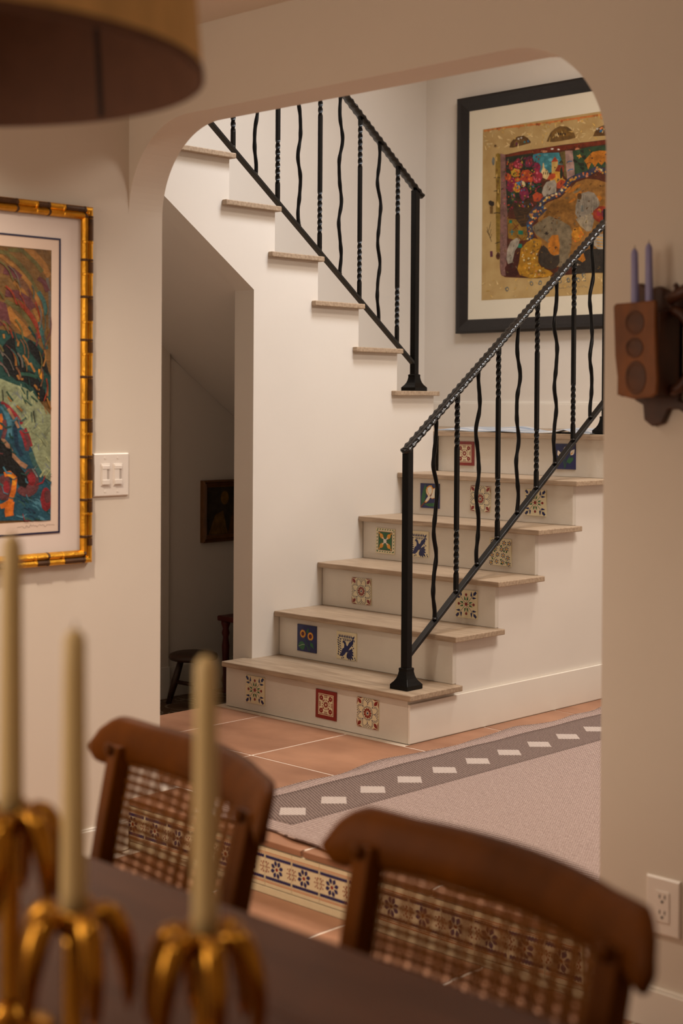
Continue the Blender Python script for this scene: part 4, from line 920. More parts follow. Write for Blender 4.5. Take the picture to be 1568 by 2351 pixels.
DINING_ART='''brown_ol 1 -516,740 -3,775 -2,513 -516,489
brown_m 2 -516,650 -262,701 -165,700 -118,679 -80,639 -62,603 -30,615 -50,655 -95,702 -157,728 -263,729 -516,676
olive_s 3 -242,760 -157,753 -121,730 -85,697 -53,645 -40,651 -73,704 -111,739 -152,764 -239,771
ochre_s 4 -283,731 -171,743 -129,716 -82,674 -52,626 -38,584 -26,588 -40,631 -71,681 -120,725 -169,753 -284,741
plum_s 5 -164,699 -140,696 -118,680 -100,698 -127,717 -158,722
ochre_s 2 -112,766 -73,754 -38,724 -15,695 -2,708 -18,738 -58,773 -102,776
olive_s 3 -148,761 -103,763 -61,733 -38,709 -27,717 -51,741 -97,774 -147,773
plum_s 4 -157,635 -121,635 -92,622 -76,600 -54,612 -75,638 -114,656 -155,656
rust_s 5 -122,620 -93,601 -73,579 -53,548 -48,522 -34,524 -39,552 -61,586 -83,609 -113,629
ochre_s 2 -133,674 -99,650 -72,613 -51,578 -42,553 -32,556 -41,581 -62,618 -91,656 -126,681
rust_s 3 -59,625 -50,604 -41,579 -33,581 -42,606 -52,627
teal_s 4 -52,652 -34,627 -23,589 -9,592 -21,632 -40,659
teal_s 5 -48,569 -41,539 -24,491 -11,494 -28,543 -35,571
olive_s 2 -160,619 -120,600 -90,574 -62,535 -53,518 -38,524 -48,542 -77,582 -110,611 -152,630
plum_s 3 -51,689 -34,680 -21,654 -6,661 -21,689 -42,700
ochre_b 4 -163,597 -144,572 -116,549 -89,522 -68,537 -96,566 -123,587 -140,610
plum_s 5 -516,559 -240,599 -185,588 -182,551 -138,559 -154,617 -240,637 -516,594
grey_s 2 -21,696 -11,650 -10,552 -2,552 -2,651 -11,698
teal_d2 3 -82,553 -68,534 -49,513 -42,517 -61,538 -75,557
teal_d2 6 -516,510 -305,549 -169,542 -133,539 -99,529 -69,516 -46,507 -25,484 -13,434 -2,414 -2,345 -516,341
black_g 7 -165,496 -151,512 -133,524 -124,520 -122,489 -106,461 -87,436 -59,423 -36,394 -8,345 -36,345 -64,382 -92,397 -119,401 -146,421 -164,450
black_g 7 -83,514 -71,518 -46,492 -25,465 -13,438 -8,414 -17,422 -46,453 -74,483
ochre_b 8 -132,479 -125,458 -124,443 -117,443 -118,459 -125,480
ochre_b 8 -101,471 -88,458 -81,445 -75,447 -82,461 -96,475
ochre_b 8 -77,451 -67,435 -60,425 -54,428 -61,438 -70,453
ochre_b 8 -122,515 -116,508 -118,498 -112,497 -109,510 -117,518
ochre_b 8 -120,415 -112,404 -97,402 -96,408 -108,409 -114,418
ochre_b 8 -62,388 -46,372 -40,376 -57,392
ochre_b 8 -166,530 -163,518 -157,519 -159,531
orange_y 8 -46,435 -35,434 -30,408 -36,406 -43,415
green_k 8 -108,415 -79,415 -52,407 -48,416 -77,424 -108,425
sage 7 -516,406 -216,423 -173,406 -134,393 -89,380 -65,369 -3,303 -2,113 -30,129 -48,160 -66,206 -93,256 -129,309 -169,342 -516,312
sage_l 8 -52,244 -33,223 -30,225 -50,245
sage_d 8 -77,301 -87,291 -85,290 -75,300
grey_b 8 -32,303 -31,281 -28,281 -30,303
grey_b 8 -121,365 -102,345 -99,347 -118,367
sage_l 8 -65,373 -80,359 -78,357 -62,372
sage_d 8 -19,145 -2,125 -2,127 -16,147
sage_d 8 -103,369 -101,349 -97,349 -99,369
sage_l 8 -70,361 -68,337 -65,337 -67,361
sage_d 8 -59,223 -49,212 -46,214 -56,225
grey_b 8 -105,382 -125,363 -122,361 -102,380
sage_d 8 -150,338 -149,326 -145,326 -146,338
grey_b 8 -87,314 -103,300 -99,297 -84,312
sage_d 8 -103,325 -92,314 -89,315 -100,327
sage_l 8 -40,330 -38,304 -35,304 -37,330
grey_b 8 -128,334 -117,322 -114,324 -125,336
sage_d 8 -2,279 -17,261 -15,260 -2,278
sage_d 8 -61,323 -60,309 -56,309 -58,323
grey_b 8 -12,159 -29,143 -27,142 -10,157
sage_l 8 -25,233 -12,219 -10,221 -23,235
sage_l 8 -86,272 -72,258 -70,260 -83,274
sage_l 8 -100,356 -98,334 -95,334 -97,357
sage_d 8 -51,224 -67,209 -65,207 -49,222
sage_d 8 -135,323 -120,307 -117,309 -131,325
sage_l 8 -17,230 -16,212 -13,212 -14,230
sage_d 8 -58,270 -71,258 -69,256 -56,268
sage_l 8 -78,288 -94,273 -91,271 -75,286
sage_d 8 -122,381 -111,370 -108,371 -119,383
sage_l 8 -87,264 -71,246 -68,248 -84,266
sage_d 8 -57,309 -55,285 -51,285 -54,309
sage_l 8 -103,371 -90,356 -86,358 -100,373
grey_b 8 -23,164 -7,148 -4,150 -19,166
grey_b 8 -108,310 -123,295 -120,293 -105,308
sage_l 8 -77,308 -75,284 -73,284 -75,308
sage_d 8 -56,294 -55,272 -51,272 -53,294
sage_d 8 -82,347 -65,330 -63,331 -79,349
sage_d 8 -89,316 -87,290 -85,290 -87,316
grey_b 8 -35,252 -20,236 -17,237 -33,253
grey_b 8 -50,320 -36,306 -33,308 -47,322
sage_l 8 -52,274 -38,259 -35,261 -49,276
sage_l 8 -33,222 -50,206 -47,204 -30,219
sage_l 8 -60,352 -59,334 -55,334 -56,353
sage_d 8 -126,320 -136,312 -133,310 -124,319
sage_d 8 -55,250 -42,236 -40,238 -53,252
grey_b 8 -148,339 -147,322 -143,322 -144,339
grey_b 8 -47,221 -46,204 -41,204 -43,221
sage_d 8 -120,320 -103,302 -99,304 -117,323
grey_b 8 -122,373 -135,361 -133,359 -121,372
grey_b 8 -94,326 -92,307 -90,307 -92,326
sage_l 8 -115,356 -128,344 -126,342 -113,355
grey_b 8 -130,335 -121,326 -119,328 -127,337
sage_d 8 -106,392 -104,372 -101,372 -102,392
sage_l 8 -104,380 -114,371 -112,369 -101,379
grey_b 8 -24,149 -23,137 -20,137 -22,150
sage_d 8 -105,328 -103,306 -100,306 -102,329
sage_l 8 -88,357 -86,332 -82,332 -85,358
grey_b 8 -119,366 -102,348 -99,350 -116,368
sage_l 8 -115,385 -98,367 -96,369 -112,386
blue_m 8 -516,312 -169,342 -129,309 -93,256 -66,206 -48,160 -30,129 -2,105 -2,1 -516,23
red_s 9 -172,337 -150,324 -127,302 -105,276 -96,281 -118,308 -143,331 -166,344
sky_s 9 -173,328 -158,304 -148,278 -150,242 -134,241 -132,279 -144,309 -160,334
navy_s 9 -122,284 -129,264 -124,217 -106,185 -94,190 -111,220 -116,263 -109,281
red_s 9 -110,259 -97,233 -91,211 -64,216 -72,240 -86,268
plum_s 9 -95,246 -84,225 -91,204 -78,201 -71,226 -83,250
tan_s 9 -174,233 -151,211 -137,185 -114,164 -88,150 -80,161 -104,174 -124,192 -138,218 -163,242
tan_s 9 -151,320 -128,288 -115,266 -107,269 -121,292 -143,324
orange_s 9 -179,306 -175,288 -179,265 -166,263 -162,288 -167,308
plum_s 9 -166,289 -162,264 -170,239 -158,236 -149,263 -153,291
teal_s 9 -78,197 -64,161 -41,126 -27,132 -50,167 -63,200
black_g 10 -516,227 -173,240 -151,213 -133,207 -133,185 -111,165 -100,150 -84,134 -77,117 -88,97 -115,115 -129,139 -159,140 -516,125
plum_s 10 -43,112 -44,96 -51,84 -60,77 -70,74 -81,75 -90,84 -94,99 -96,114 -95,129 -89,141 -81,151 -71,151 -60,151 -52,139 -45,128
red_s 10 -55,120 -55,112 -59,106 -63,102 -68,100 -73,101 -78,105 -81,113 -81,121 -81,129 -78,135 -74,140 -68,142 -63,139 -59,135 -56,128
plum_s 10 -51,88 -56,81 -63,77 -72,72 -84,71 -95,74 -106,78 -112,84 -117,90 -113,96 -107,102 -96,105 -84,107 -72,104 -61,100 -54,95
plum_s 10 -134,100 -137,86 -143,75 -150,65 -159,65 -169,66 -176,76 -182,87 -183,102 -182,117 -176,127 -168,134 -159,137 -150,137 -142,127 -138,114
red_s 10 -141,100 -142,93 -145,88 -148,83 -153,83 -157,85 -160,88 -162,94 -163,101 -162,108 -160,114 -157,118 -153,120 -148,118 -145,114 -143,107
red_s 10 -2,61 -2,47 -4,37 -11,31 -18,27 -25,31 -32,38 -35,50 -38,62 -35,75 -32,85 -26,94 -18,96 -11,92 -5,84 -2,74
plum_s 10 -2,69 -3,61 -5,54 -9,51 -13,51 -18,51 -21,56 -24,62 -24,69 -24,77 -22,83 -18,86 -14,88 -9,87 -6,82 -3,76
black_g 11 -124,136 -100,142 -84,131 -77,113 -88,97 -111,105
orange_s 11 -157,130 -144,133 -132,125 -137,92 -146,65 -163,57 -175,54 -169,41 -155,44 -132,57 -120,89 -116,128 -139,147 -161,144
orange_s 11 -153,63 -158,32 -155,18 -127,21 -129,30 -125,59
orange_y 12 -151,134 -133,126 -132,105 -121,106 -124,130 -146,142
sky_s 9 -66,45 -53,40 -42,29 -39,32 -50,43 -65,49
teal_s 9 -86,10 -72,4 -62,1 -58,1 -70,7 -84,13
teal_d2 9 -92,78 -79,73 -68,63 -65,65 -76,76 -90,82
sky_s 9 -57,56 -44,51 -33,41 -29,44 -41,55 -55,60
navy_s 9 -115,84 -102,78 -91,68 -86,72 -98,83 -112,88
sky_s 9 -46,12 -33,7 -22,1 -18,1 -30,11 -44,17
teal_d2 9 -103,68 -90,62 -79,52 -75,54 -87,65 -101,71
navy_s 9 -118,74 -105,69 -95,58 -92,60 -103,71 -117,77
teal_d2 9 -57,7 -44,1 -33,1 -28,1 -40,5 -54,11
sky_s 9 -7,50 -2,45 -2,34 -2,36 -2,47 -5,53
teal_d2 9 -28,31 -15,26 -4,15 -2,18 -12,30 -26,36
sky_s 9 -11,23 -2,18 -2,7 -2,9 -2,20 -10,26
sky_s 9 -57,52 -44,47 -33,36 -29,39 -41,50 -55,56
sky_s 9 -40,5 -27,1 -16,1 -12,1 -24,3 -38,9
teal_s 9 -106,17 -93,12 -82,1 -78,4 -90,15 -104,21
navy_s 9 -28,70 -15,64 -4,54 -2,58 -11,69 -25,75
teal_s 9 -39,81 -26,75 -14,65 -12,67 -24,78 -38,83
navy_s 9 -81,37 -68,31 -57,21 -52,24 -64,36 -78,41
sky_s 9 -76,61 -62,56 -51,46 -49,48 -60,59 -74,64
navy_s 9 -94,39 -81,33 -70,23 -67,25 -79,36 -92,42
sky_s 9 -58,64 -44,59 -33,48 -30,51 -42,62 -56,67
sky_s 9 -43,68 -29,63 -18,52 -14,55 -26,66 -41,72
navy_s 9 -76,17 -63,12 -52,1 -49,3 -61,14 -74,20
teal_d2 9 -27,60 -14,54 -3,44 -2,48 -10,59 -25,65
teal_s 9 -114,59 -101,54 -90,44 -87,46 -98,57 -112,63
navy_s 9 -14,64 -2,59 -2,48 -2,51 -2,62 -11,68'''

# ================================================================== setting
H = 0.18; G = 0.2475; NOSE = 0.03; OV = 0.0395; WF = 0.918
H2 = 0.1838; G2 = 0.2479; YU = 1.218; XB = -1.85; YP = 2.218
XL = -0.109; XR = 1.60; YA = -1.16; YB = -1.031; ZD = -0.15; ZC = 2.285; ZT = 4.1; SOFF = -0.7075
def struct(ob, label=None):
    ob['kind'] = 'structure'
    if label: ob['label'] = label
    return ob

# dining side
struct(MB().box((XL - 0.13, -5.2, ZD), (XL, YB, ZC)).build('wall_left', PLASTER), 'warm white dining room wall with the gold framed print')
arc = []
r = 0.27; zt = 2.037
for i in range(25):
    a = PI - i * PI / 48; arc.append((XL + r + r * math.cos(a), zt - r + r * math.sin(a)))
for i in range(25):
    a = PI / 2 - i * PI / 48; arc.append((XR - r + r * math.cos(a), zt - r + r * math.sin(a)))
struct(MB().prism([(XL, ZC)] + arc + [(XR, ZD), (4.6, ZD), (4.6, ZC)], 'Y', YA, YB).build('wall_arch', PLASTER), 'warm white wall with the wide soft-cornered arch')
struct(MB().box((XL - 0.13, YB - 0.12, ZC), (4.6, YB, 3.2)).build('wall_arch_upper', PLASTER), 'wall above the arch on the stair side')
struct(MB().box((XB, YB - 0.12, -0.15), (XL - 0.13, YB, ZT)).build('wall_hall_near', PLASTER), 'hall side wall behind the dining room')
struct(MB().box((XL - 0.13, -5.2, ZC), (4.6, YB - 0.12, ZC + 0.1)).build('ceiling', CEIL), 'plain dining room ceiling')
struct(MB().box((4.6, -5.2, ZD), (4.73, YB, ZC)).build('wall_right', PLASTER), 'dining room wall behind the camera on the right')
struct(MB().box((XL - 0.13, -5.33, ZD), (4.73, -5.2, ZC)).build('wall_back', PLASTER), 'dining room wall behind the camera')
bb = MB().box((XR, YA - 0.012, ZD), (4.6, YA, -0.066)).box((XR, YA - 0.007, -0.066), (4.6, YA, -0.06))
struct(bb.build('baseboard_right', TRIMW, bevel=0.002), 'white baseboard at the foot of the right pier')
bb = MB().box((XL, -5.2, ZD), (XL + 0.012, YA, -0.066)).box((XL, -5.2, -0.066), (XL + 0.007, YA, -0.06))
struct(bb.build('baseboard_left', TRIMW, bevel=0.002), 'white baseboard of the left dining wall')

# stair hall
struct(MB().box((XB - 0.12, YB, ZD), (XB, YP + 0.12, ZT)).build('wall_stairwell', STAIRWHITE), 'white stairwell wall behind the upper railing')
struct(MB().box((XB, YP, ZD), (6.5, YP + 0.12, ZT)).build('wall_landing', STAIRWHITE), 'white wall of the landing with the black framed picture')
struct(MB().box((6.5, YB, ZD), (6.62, YP + 0.12, ZT)).build('wall_hall_right', PLASTER), 'hall wall hidden behind the right pier')
struct(MB().box((XB - 0.12, YB - 0.12, ZT), (2.2, YP + 0.12, ZT + 0.1)).build('ceiling_stairwell', CEIL), 'stairwell ceiling out of view')
b = MB().box((XB, YP - 0.014, 1.08), (0.0, YP, 1.207)).box((XB, YP - 0.009, 1.207), (0.0, YP, 1.216))
struct(b.build('baseboard_landing', TRIMW, bevel=0.002), 'white baseboard along the landing wall')
b = MB().box((0.0, YP - 0.014, 0.0), (6.5, YP, 0.13))
struct(b.build('baseboard_hall', TRIMW, bevel=0.002), 'white baseboard at the end of the hall')
struct(MB().box((XB, 0.10, ZD), (XB + 0.014, YP, -0.01)).box((XB, YB, ZD), (XB + 0.034, 0.42, -0.005)).build('baseboard_nook', TRIMW, bevel=0.002), 'baseboard in the dark nook under the stairs')
struct(MB().box((XB, YB, -0.005), (XB + 0.022, 0.42, 1.55)).build('trim_1', PLASTER), 'narrow plaster pilaster at the left of the nook')

# floors -----------------------------------------------------------
fl = struct(MB().box((-1.0, -1.138, -0.14), (6.5, YP, -0.0022)).build('floor', GROUT), 'upper hall floor of large terracotta tiles with pale grout')
xs = [-1.0, -0.72, -0.268, 0.185, 0.64, 1.095, 1.55, 2.005, 2.46, 2.915, 3.37, 3.825, 4.28, 4.735, 5.19, 5.645, 6.1, 6.5]
ys = [-1.152, -0.95, -0.5, -0.03, 0.42, 0.862, 1.31, 1.765, 2.218]
gp = 0.0045
for i in range(len(xs) - 1):
    for j in range(len(ys) - 1):
        if xs[i] < -0.01 and ys[j] > -0.05 and xs[i + 1] < 0.05: continue
        x0, x1, y0, y1 = xs[i] + gp, xs[i + 1] - gp, ys[j] + (gp if j else 0), ys[j + 1] - gp
        if x0 < 0 < x1 and y0 > -0.05: x0 = 0.012
        if j == 0: x0, x1 = max(x0, XL + .002), min(x1, XR - .002)
        if x1 - x0 < .02: continue
        c = ((x0 + x1) / 2, (y0 + y1) / 2, -0.01)
        t = MB().box((x0, y0, -0.016 if j else -0.018), (x1, y1, 0.0 + random.uniform(-.0006, .0006))).build('tile', TERRA, fl, c, bevel=0.0022)
fd = struct(MB().box((XL - 0.02, -5.2, ZD - 0.1), (4.6, YA + 0.02, ZD - 0.0022)).build('floor_dining', GROUT), 'lower dining room floor of terracotta tiles')
src = None
P = 0.44
for i in range(11):
    for j in range(10):
        cx, cy = XL + 0.05 + P * (i + .5), YA + 0.016 - P * (j + .5)
        if cx + P / 2 > 4.6 or cy - P / 2 < -5.2: continue
        if src is None:
            src = MB().box((cx - P / 2 + gp, cy - P / 2 + gp, ZD - 0.02), (cx + P / 2 - gp, cy + P / 2 - gp, ZD)).build('tile', TERRA, fd, (cx, cy, ZD), bevel=0.0022)
        else: inst('tile', src, (cx, cy, ZD), fd)
# nook floor of patterned tiles
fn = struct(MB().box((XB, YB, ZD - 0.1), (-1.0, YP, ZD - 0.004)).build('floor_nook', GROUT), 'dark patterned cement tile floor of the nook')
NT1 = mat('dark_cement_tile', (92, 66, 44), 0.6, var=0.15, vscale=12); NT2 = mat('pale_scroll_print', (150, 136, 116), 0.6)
src = None
for i in range(4):
    for j in range(10):
        cx, cy = -1.0 - 0.2125 * (i + .5), -0.93 + 0.2125 * (j + .5)
        if src is None:
            fk = Flat((cx, cy, ZD), (1, 0, 0), (0, 1, 0), (0, 0, 1), 0.2)
            for q in range(4):
                sx, sy = (1, -1)[q % 2], (1, -1)[q // 2]
                fk.line(NT2, [(sx * (.5 - .33 * math.cos(a * PI / 16)), sy * (.5 - .33 * math.sin(a * PI / 16))) for a in range(9)], .05)
                fk.line(NT2, [(sx * (.10 + .1 * math.cos(a * PI / 8)), sy * (.10 + .1 * math.sin(a * PI / 8))) for a in range(13)], .035)
                fk.leaf(NT2, 0, 0, q * PI / 2, .34, .1)
            tb = MB().box((cx - .105, cy - .105, ZD - .015), (cx + .105, cy + .105, ZD)); fk.mb.v = tb.v + fk.mb.v
            fk.mb.f = tb.f + [tuple(k + 8 for k in f) for f in fk.mb.f]; fk.mb.m = [0] * 6 + [k + 1 for k in fk.mb.m]
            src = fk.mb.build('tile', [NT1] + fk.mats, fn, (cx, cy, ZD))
        else: inst('tile', src, (cx, cy, ZD), fn)

# ================================================================== glazed tiles
TS = 0.107
def tile_mesh(draw, base, border=None):
    f = Flat((0, -0.0045, 0), (1, 0, 0), (0, 0, 1), (0, -1, 0), TS, 0.00022)
    draw(f)
    h = TS / 2
    tb = MB().box((-h, -0.0045, -h), (h, 0.004, h))
    n = len(tb.v); mb = MB(); mb.v = tb.v + f.mb.v; mb.f = tb.f + [tuple(k + n for k in q) for q in f.mb.f]; mb.m = [0] * 6 + [k + 1 for k in f.mb.m]
    return mb, [base] + f.mats
def d_burst(f):
    for i in range(8):
        a = i * PI / 4; d = i % 2
        L = 0.34 if not d else 0.52
        f.line(BROWNG if not d else NAVY, [(0, 0), (L * math.cos(a), L * math.sin(a))], .014)
        if not d:
            f.ell(REDG, L * math.cos(a), L * math.sin(a), .052, .052, 2)
            for s in (-1, 1):
                f.leaf(GREENG, .13 * math.cos(a) - s * .045 * math.sin(a), .13 * math.sin(a) + s * .045 * math.cos(a), a + s * .25, .17, .06, 2)
        else:
            f.leaf(NAVY, .47 * math.cos(a), .47 * math.sin(a), a, .19, .11, 2, .8)
            f.leaf(NAVY, .6 * math.cos(a) - .0, .6 * math.sin(a), a + .9, .07, .06, 2); f.leaf(NAVY, .6 * math.cos(a), .6 * math.sin(a), a - .9, .07, .06, 2)
            for s in (-1, 1):
                x, y = .36 * math.cos(a), .36 * math.sin(a)
                f.leaf(NAVY, x - s * .03 * math.sin(a), y + s * .03 * math.cos(a), a + s * .75, .2, .075, 2)
    f.ell(REDG, 0, 0, .062, .062, 3)
def d_red(f):
    f.rect(CREAM, -.37, -.37, .37, .37, 1); f.line(REDG, [(-.335, -.335), (.335, -.335), (.335, .335), (-.335, .335)], .022, 2, True)
    for sx in (-1, 1):
        for sy in (-1, 1):
            f.ell(REDG, sx * .22, sy * .22, .088, .088, 2, n=14); f.ell(CREAM, sx * .22, sy * .22, .016, .016, 3)
            f.leaf(REDG, sx * .1, sy * .1, math.atan2(sy, sx), .1, .06, 2)
    for i in range(10):
        a = i * PI / 5; f.leaf(REDG, .03 * math.cos(a), .03 * math.sin(a), a, .1, .045, 2, .8)
    for i in range(12):
        a = i * PI / 6 + .2; f.leaf(REDG, .155 * math.cos(a), .155 * math.sin(a), a + 1.2, .07, .04, 2)
    for i in range(4):
        a = i * PI / 2
        for q in (-.055, 0, .055):
            x, y = .26, q; f.ell(REDG, x * math.cos(a) - y * math.sin(a), x * math.sin(a) + y * math.cos(a), .022, .022, 2, n=8)
            x = .305; f.ell(REDG, x * math.cos(a) - y * math.sin(a), x * math.sin(a) + y * math.cos(a), .018, .018, 2, n=8)
def d_ornate(f):
    for sx in (-1, 1):
        for sy in (-1, 1):
            a = math.atan2(-sy, -sx)
            f.poly(REDG, [(sx * .5, sy * .5), (sx * .5, sy * .22), (sx * .46, sy * .34)], 2); f.poly(REDG, [(sx * .5, sy * .5), (sx * .22, sy * .5), (sx * .34, sy * .46)], 2)
            f.leaf(REDG, sx * .48, sy * .48, a, .26, .13, 3, 1.4)
            for rr in (.30, .345):
                f.line(NAVY, [(sx * (.5 - rr * math.cos(t * PI / 24) * (1 + .1 * math.cos(t * PI / 3))), sy * (.5 - rr * math.sin(t * PI / 24) * (1 + .1 * math.cos(t * PI / 3)))) for t in range(13)], .013, 2)
    for rr in (.235, .205): f.line(NAVY, [(rr * (1 + .05 * math.cos(11 * t * PI / 33)) * math.cos(t * PI / 33), rr * (1 + .05 * math.cos(11 * t * PI / 33)) * math.sin(t * PI / 33)) for t in range(66)], .011, 2, True)
    for i in range(11):
        a = i * 2 * PI / 11 + .1; f.leaf(REDG, .045 * math.cos(a), .045 * math.sin(a), a, .145, .075, 2, 1.5)
    f.ell(NAVY, 0, 0, .036, .036, 2)
    for i in range(4):
        a = i * PI / 2
        for x, y in [(.3, 0), (.345, 0), (.39, -.05), (.39, .05), (.43, 0), (.43, -.1), (.43, .1), (.47, -.05), (.47, .05), (.36, -.0)]:
            f.ell(NAVY, x * math.cos(a) - y * math.sin(a), x * math.sin(a) + y * math.cos(a), .02, .02, 2, n=7)
        a += PI / 4; f.ell(NAVY, .3 * math.cos(a), .3 * math.sin(a), .022, .022, 2, n=7)
def d_sun(f):
    for (x, y, r_) in [(-.2, .16, .115), (.2, .1, .12)]:
        for i in range(20):
            a = i * PI / 10; f.leaf(YELG, x + r_ * .6 * math.cos(a), y + r_ * .6 * math.sin(a), a, .1, .05, 2)
        f.ell(YELG, x, y, r_ * .95, r_ * .95, 3, n=16); f.ell(mat('maroon_glaze', (92, 24, 26), .2), x, y, r_ * .72, r_ * .72, 4, n=14)
    for p in [[(-.1, 0), (.05, -.2), (.14, -.46)], [(.2, -.04), (.2, -.25), (.17, -.46)], [(-.1, -.24), (.04, -.3), (.12, -.42)]]: f.line(GREENG, p, .018, 2)
    f.poly(GREENG, [(-.45, -.32), (-.36, -.16), (-.22, -.12), (-.1, -.2), (-.1, -.36), (-.18, -.45), (-.3, -.42)], 2); f.line(WHITEG, [(-.42, -.33), (-.2, -.24), (-.1, -.24)], .008, 3)
    f.leaf(GREENG, .22, -.14, -.9, .28, .13, 2); f.leaf(GREENG, .02, .2, 1.2, .22, .11, 2)
def d_bird(f):
    f.poly(NAVY, [(-.36, -.38), (-.27, -.3), (-.2, -.12), (-.12, -.08), (-.1, .04), (-.16, .12), (-.2, .09), (-.18, .17), (-.09, .18), (-.03, .12), (0, .02), (.06, .0), (.14, .14), (.26, .2), (.36, .3), (.34, .1), (.22, -.02), (.14, -.1), (.1, -.2), (-.02, -.24), (-.1, -.34), (-.24, -.4)], 2)
    for i in range(9):
        x = -.34 + i * .085; f.leaf(NAVY, x, .29, 1.9 if i < 8 else 1.0, .13, .06, 2); f.leaf(NAVY, x + .03, .25, -1.1, .1, .05, 2) if i > 1 else None
    for i in range(8):
        y = .24 - i * .085; x = -.36 - .02 * math.sin(i); f.leaf(NAVY, x, y, 2.6, .1, .055, 2); f.leaf(NAVY, x + .03, y, .5 - .9, .09, .05, 2)
    f.line(NAVY, [(-.4, -.34), (-.37, 0), (-.3, .24), (-.1, .27), (.3, .27)], .012, 2); f.ell(NAVY, .33, .31, .045, .045, 2)
    for i, (a, l) in enumerate([(.35, .26), (0, .3), (-.35, .34), (-.7, .42), (-1.0, .38), (-1.3, .33), (-1.55, .28)]): f.leaf(NAVY, .07, -.18, a - .12, l, .09, 2, 1.6)
    for x, y in [(.3, .02), (.36, -.05), (.28, -.08), (-.22, -.46), (-.14, -.44), (-.18, -.38), (.42, -.4), (.45, -.46)]: f.ell(NAVY, x, y, .026, .03, 2, n=8)
def d_quatre(f):
    for i in range(7):
        q = -.4 + i * .133
        for sx in (-1, 1): f.leaf(GREENG, sx * .44, q - .03, 1.2, .08, .05, 2); f.leaf(GREENG, q - .03, sx * .44, .5, .08, .05, 2)
    f.rect(BROWNG, -.37, -.37, .37, .37, 1); f.rect(GREENG, -.352, -.352, .352, .352, 2)
    for i in range(4):
        a = PI / 4 + i * PI / 2
        f.leaf(BROWNG, .04 * math.cos(a), .04 * math.sin(a), a, .38, .2, 3, 1.5); f.leaf(YELG, .05 * math.cos(a), .05 * math.sin(a), a, .36, .17, 4, 1.5)
        f.leaf(WHITEG, .05 * math.cos(a), .05 * math.sin(a), a, .17, .05, 5, 1.2); f.rect(YELG, .31 * (1, -1)[i % 2] - .03, .31 * (1, -1)[i // 2] - .03, .31 * (1, -1)[i % 2] + .03, .31 * (1, -1)[i // 2] + .03, 3)
    f.ell(BROWNG, 0, 0, .095, .095, 6); f.ell(WHITEG, 0, 0, .085, .085, 7)
def d_lily(f):
    f.poly(GREENG, [(-.45, -.48), (-.44, -.1), (-.36, .2), (-.24, .46), (-.16, .3), (-.2, 0), (-.3, -.3)], 2); f.poly(GREENG, [(-.3, -.36), (0, -.3), (.25, -.28), (.46, -.1), (.4, -.34), (.24, -.42), (0, -.44)], 2)
    f.line(BROWNG, [(-.47, -.47), (-.32, -.32), (-.2, -.24)], .06, 3)
    for g_, k, ly in ((YELG, 1.0, 3), (WHITEG, .86, 4)):
        f.poly(g_, [(x * k + .04 * (1 - k), y * k + .05 * (1 - k)) for x, y in [(-.27, -.26), (-.2, -.3), (-.06, -.2), (.05, -.06), (.12, -.12), (.3, -.08), (.4, .06), (.4, .3), (.45, .4), (.3, .34), (.2, .3), (.1, .42), (-.02, .42), (-.12, .36), (-.2, .24), (-.18, .1), (-.08, -.02), (-.2, -.16)]], ly)
    f.line(YELG, [(-.14, .34), (-.1, .14), (0, 0)], .03, 5); f.line(YELG, [(.1, .42), (.16, .2), (.08, .02)], .03, 5); f.poly(BROWNG, [(0, -.04), (.08, .08), (.13, .12), (.08, -.02)], 6)
def d_floral(f):
    rr = random.Random(4); pts = [(-.36, .36), (-.1, .3), (.18, .34), (.42, .34), (-.24, .1), (.06, .1), (.3, .12), (-.38, -.14), (-.12, -.1), (.14, -.12), (.36, -.2), (-.16, -.36), (.12, -.38), (.4, -.42), (-.42, -.42)]
    for q in [[(-.42, -.42), (-.12, -.12)], [(.4, -.42), (.14, -.12)], [(.42, .34), (.08, .06)], [(-.36, .36), (-.1, .1)]]: f.line(GREENG, q, .014, 1)
    for x, y in pts:
        for i in range(6):
            a = i * PI / 3 + .4; f.leaf(NAVY, x + .026 * math.cos(a), y + .026 * math.sin(a), a, .075, .04, 2, 1.4)
        f.ell(YELG, x, y, .03, .03, 3, n=8)
    for x, y, a in [(0, .2, .5), (.2, 0, 2), (-.28, -.02, 1), (.28, -.02, 1.2), (0, -.3, .4), (-.34, -.3, 2), (.26, -.34, -1), (.02, -.44, .3)]: f.leaf(GREENG, x, y, a, .11, .06, 2)
def d_lilies(f):
    for p in [[(0, -.46), (-.05, -.2), (-.2, .02)], [(0, -.46), (.02, -.1), (0, .12)], [(0, -.46), (.12, -.15), (.3, .08)]]: f.line(GREENG, p, .022, 2)
    for x, y, a in [(-.22, .0, 2.0), (-.0, .12, 1.5), (.3, .08, .9)]:
        f.leaf(WHITEG, x - .03 * math.cos(a), y - .03 * math.sin(a), a, .3, .18, 3, .8); f.leaf(YELG, x, y, a, .14, .05, 4)
    f.poly(GREENG, [(.1, -.22), (.18, -.06), (.38, -.02), (.42, -.1), (.34, -.2), (.24, -.28)], 3); f.leaf(GREENG, -.12, -.2, 2.4, .3, .14, 3)
TILEKINDS = {'burst': (d_burst, CREAM, 'cream glazed tile with a navy and red eight-armed sprig'), 'redmed': (d_red, REDG, 'oxblood tile with a cream lacework medallion'),
    'ornate': (d_ornate, CREAM, 'cream tile with a red rosette and red corner petals'), 'sunflower': (d_sun, NAVY, 'navy tile painted with two sunflowers'),
    'bird': (d_bird, CREAM, 'cream tile with a navy bird under a leafy spray'), 'quatre': (d_quatre, CREAM, 'green tile with a yellow four-petal flower'),
    'lily': (d_lily, NAVY, 'navy tile with one large white lily'), 'floral': (d_floral, CREAM, 'cream tile strewn with small navy flowers'), 'lilies': (d_lilies, NAVY, 'navy tile with three small white lilies')}
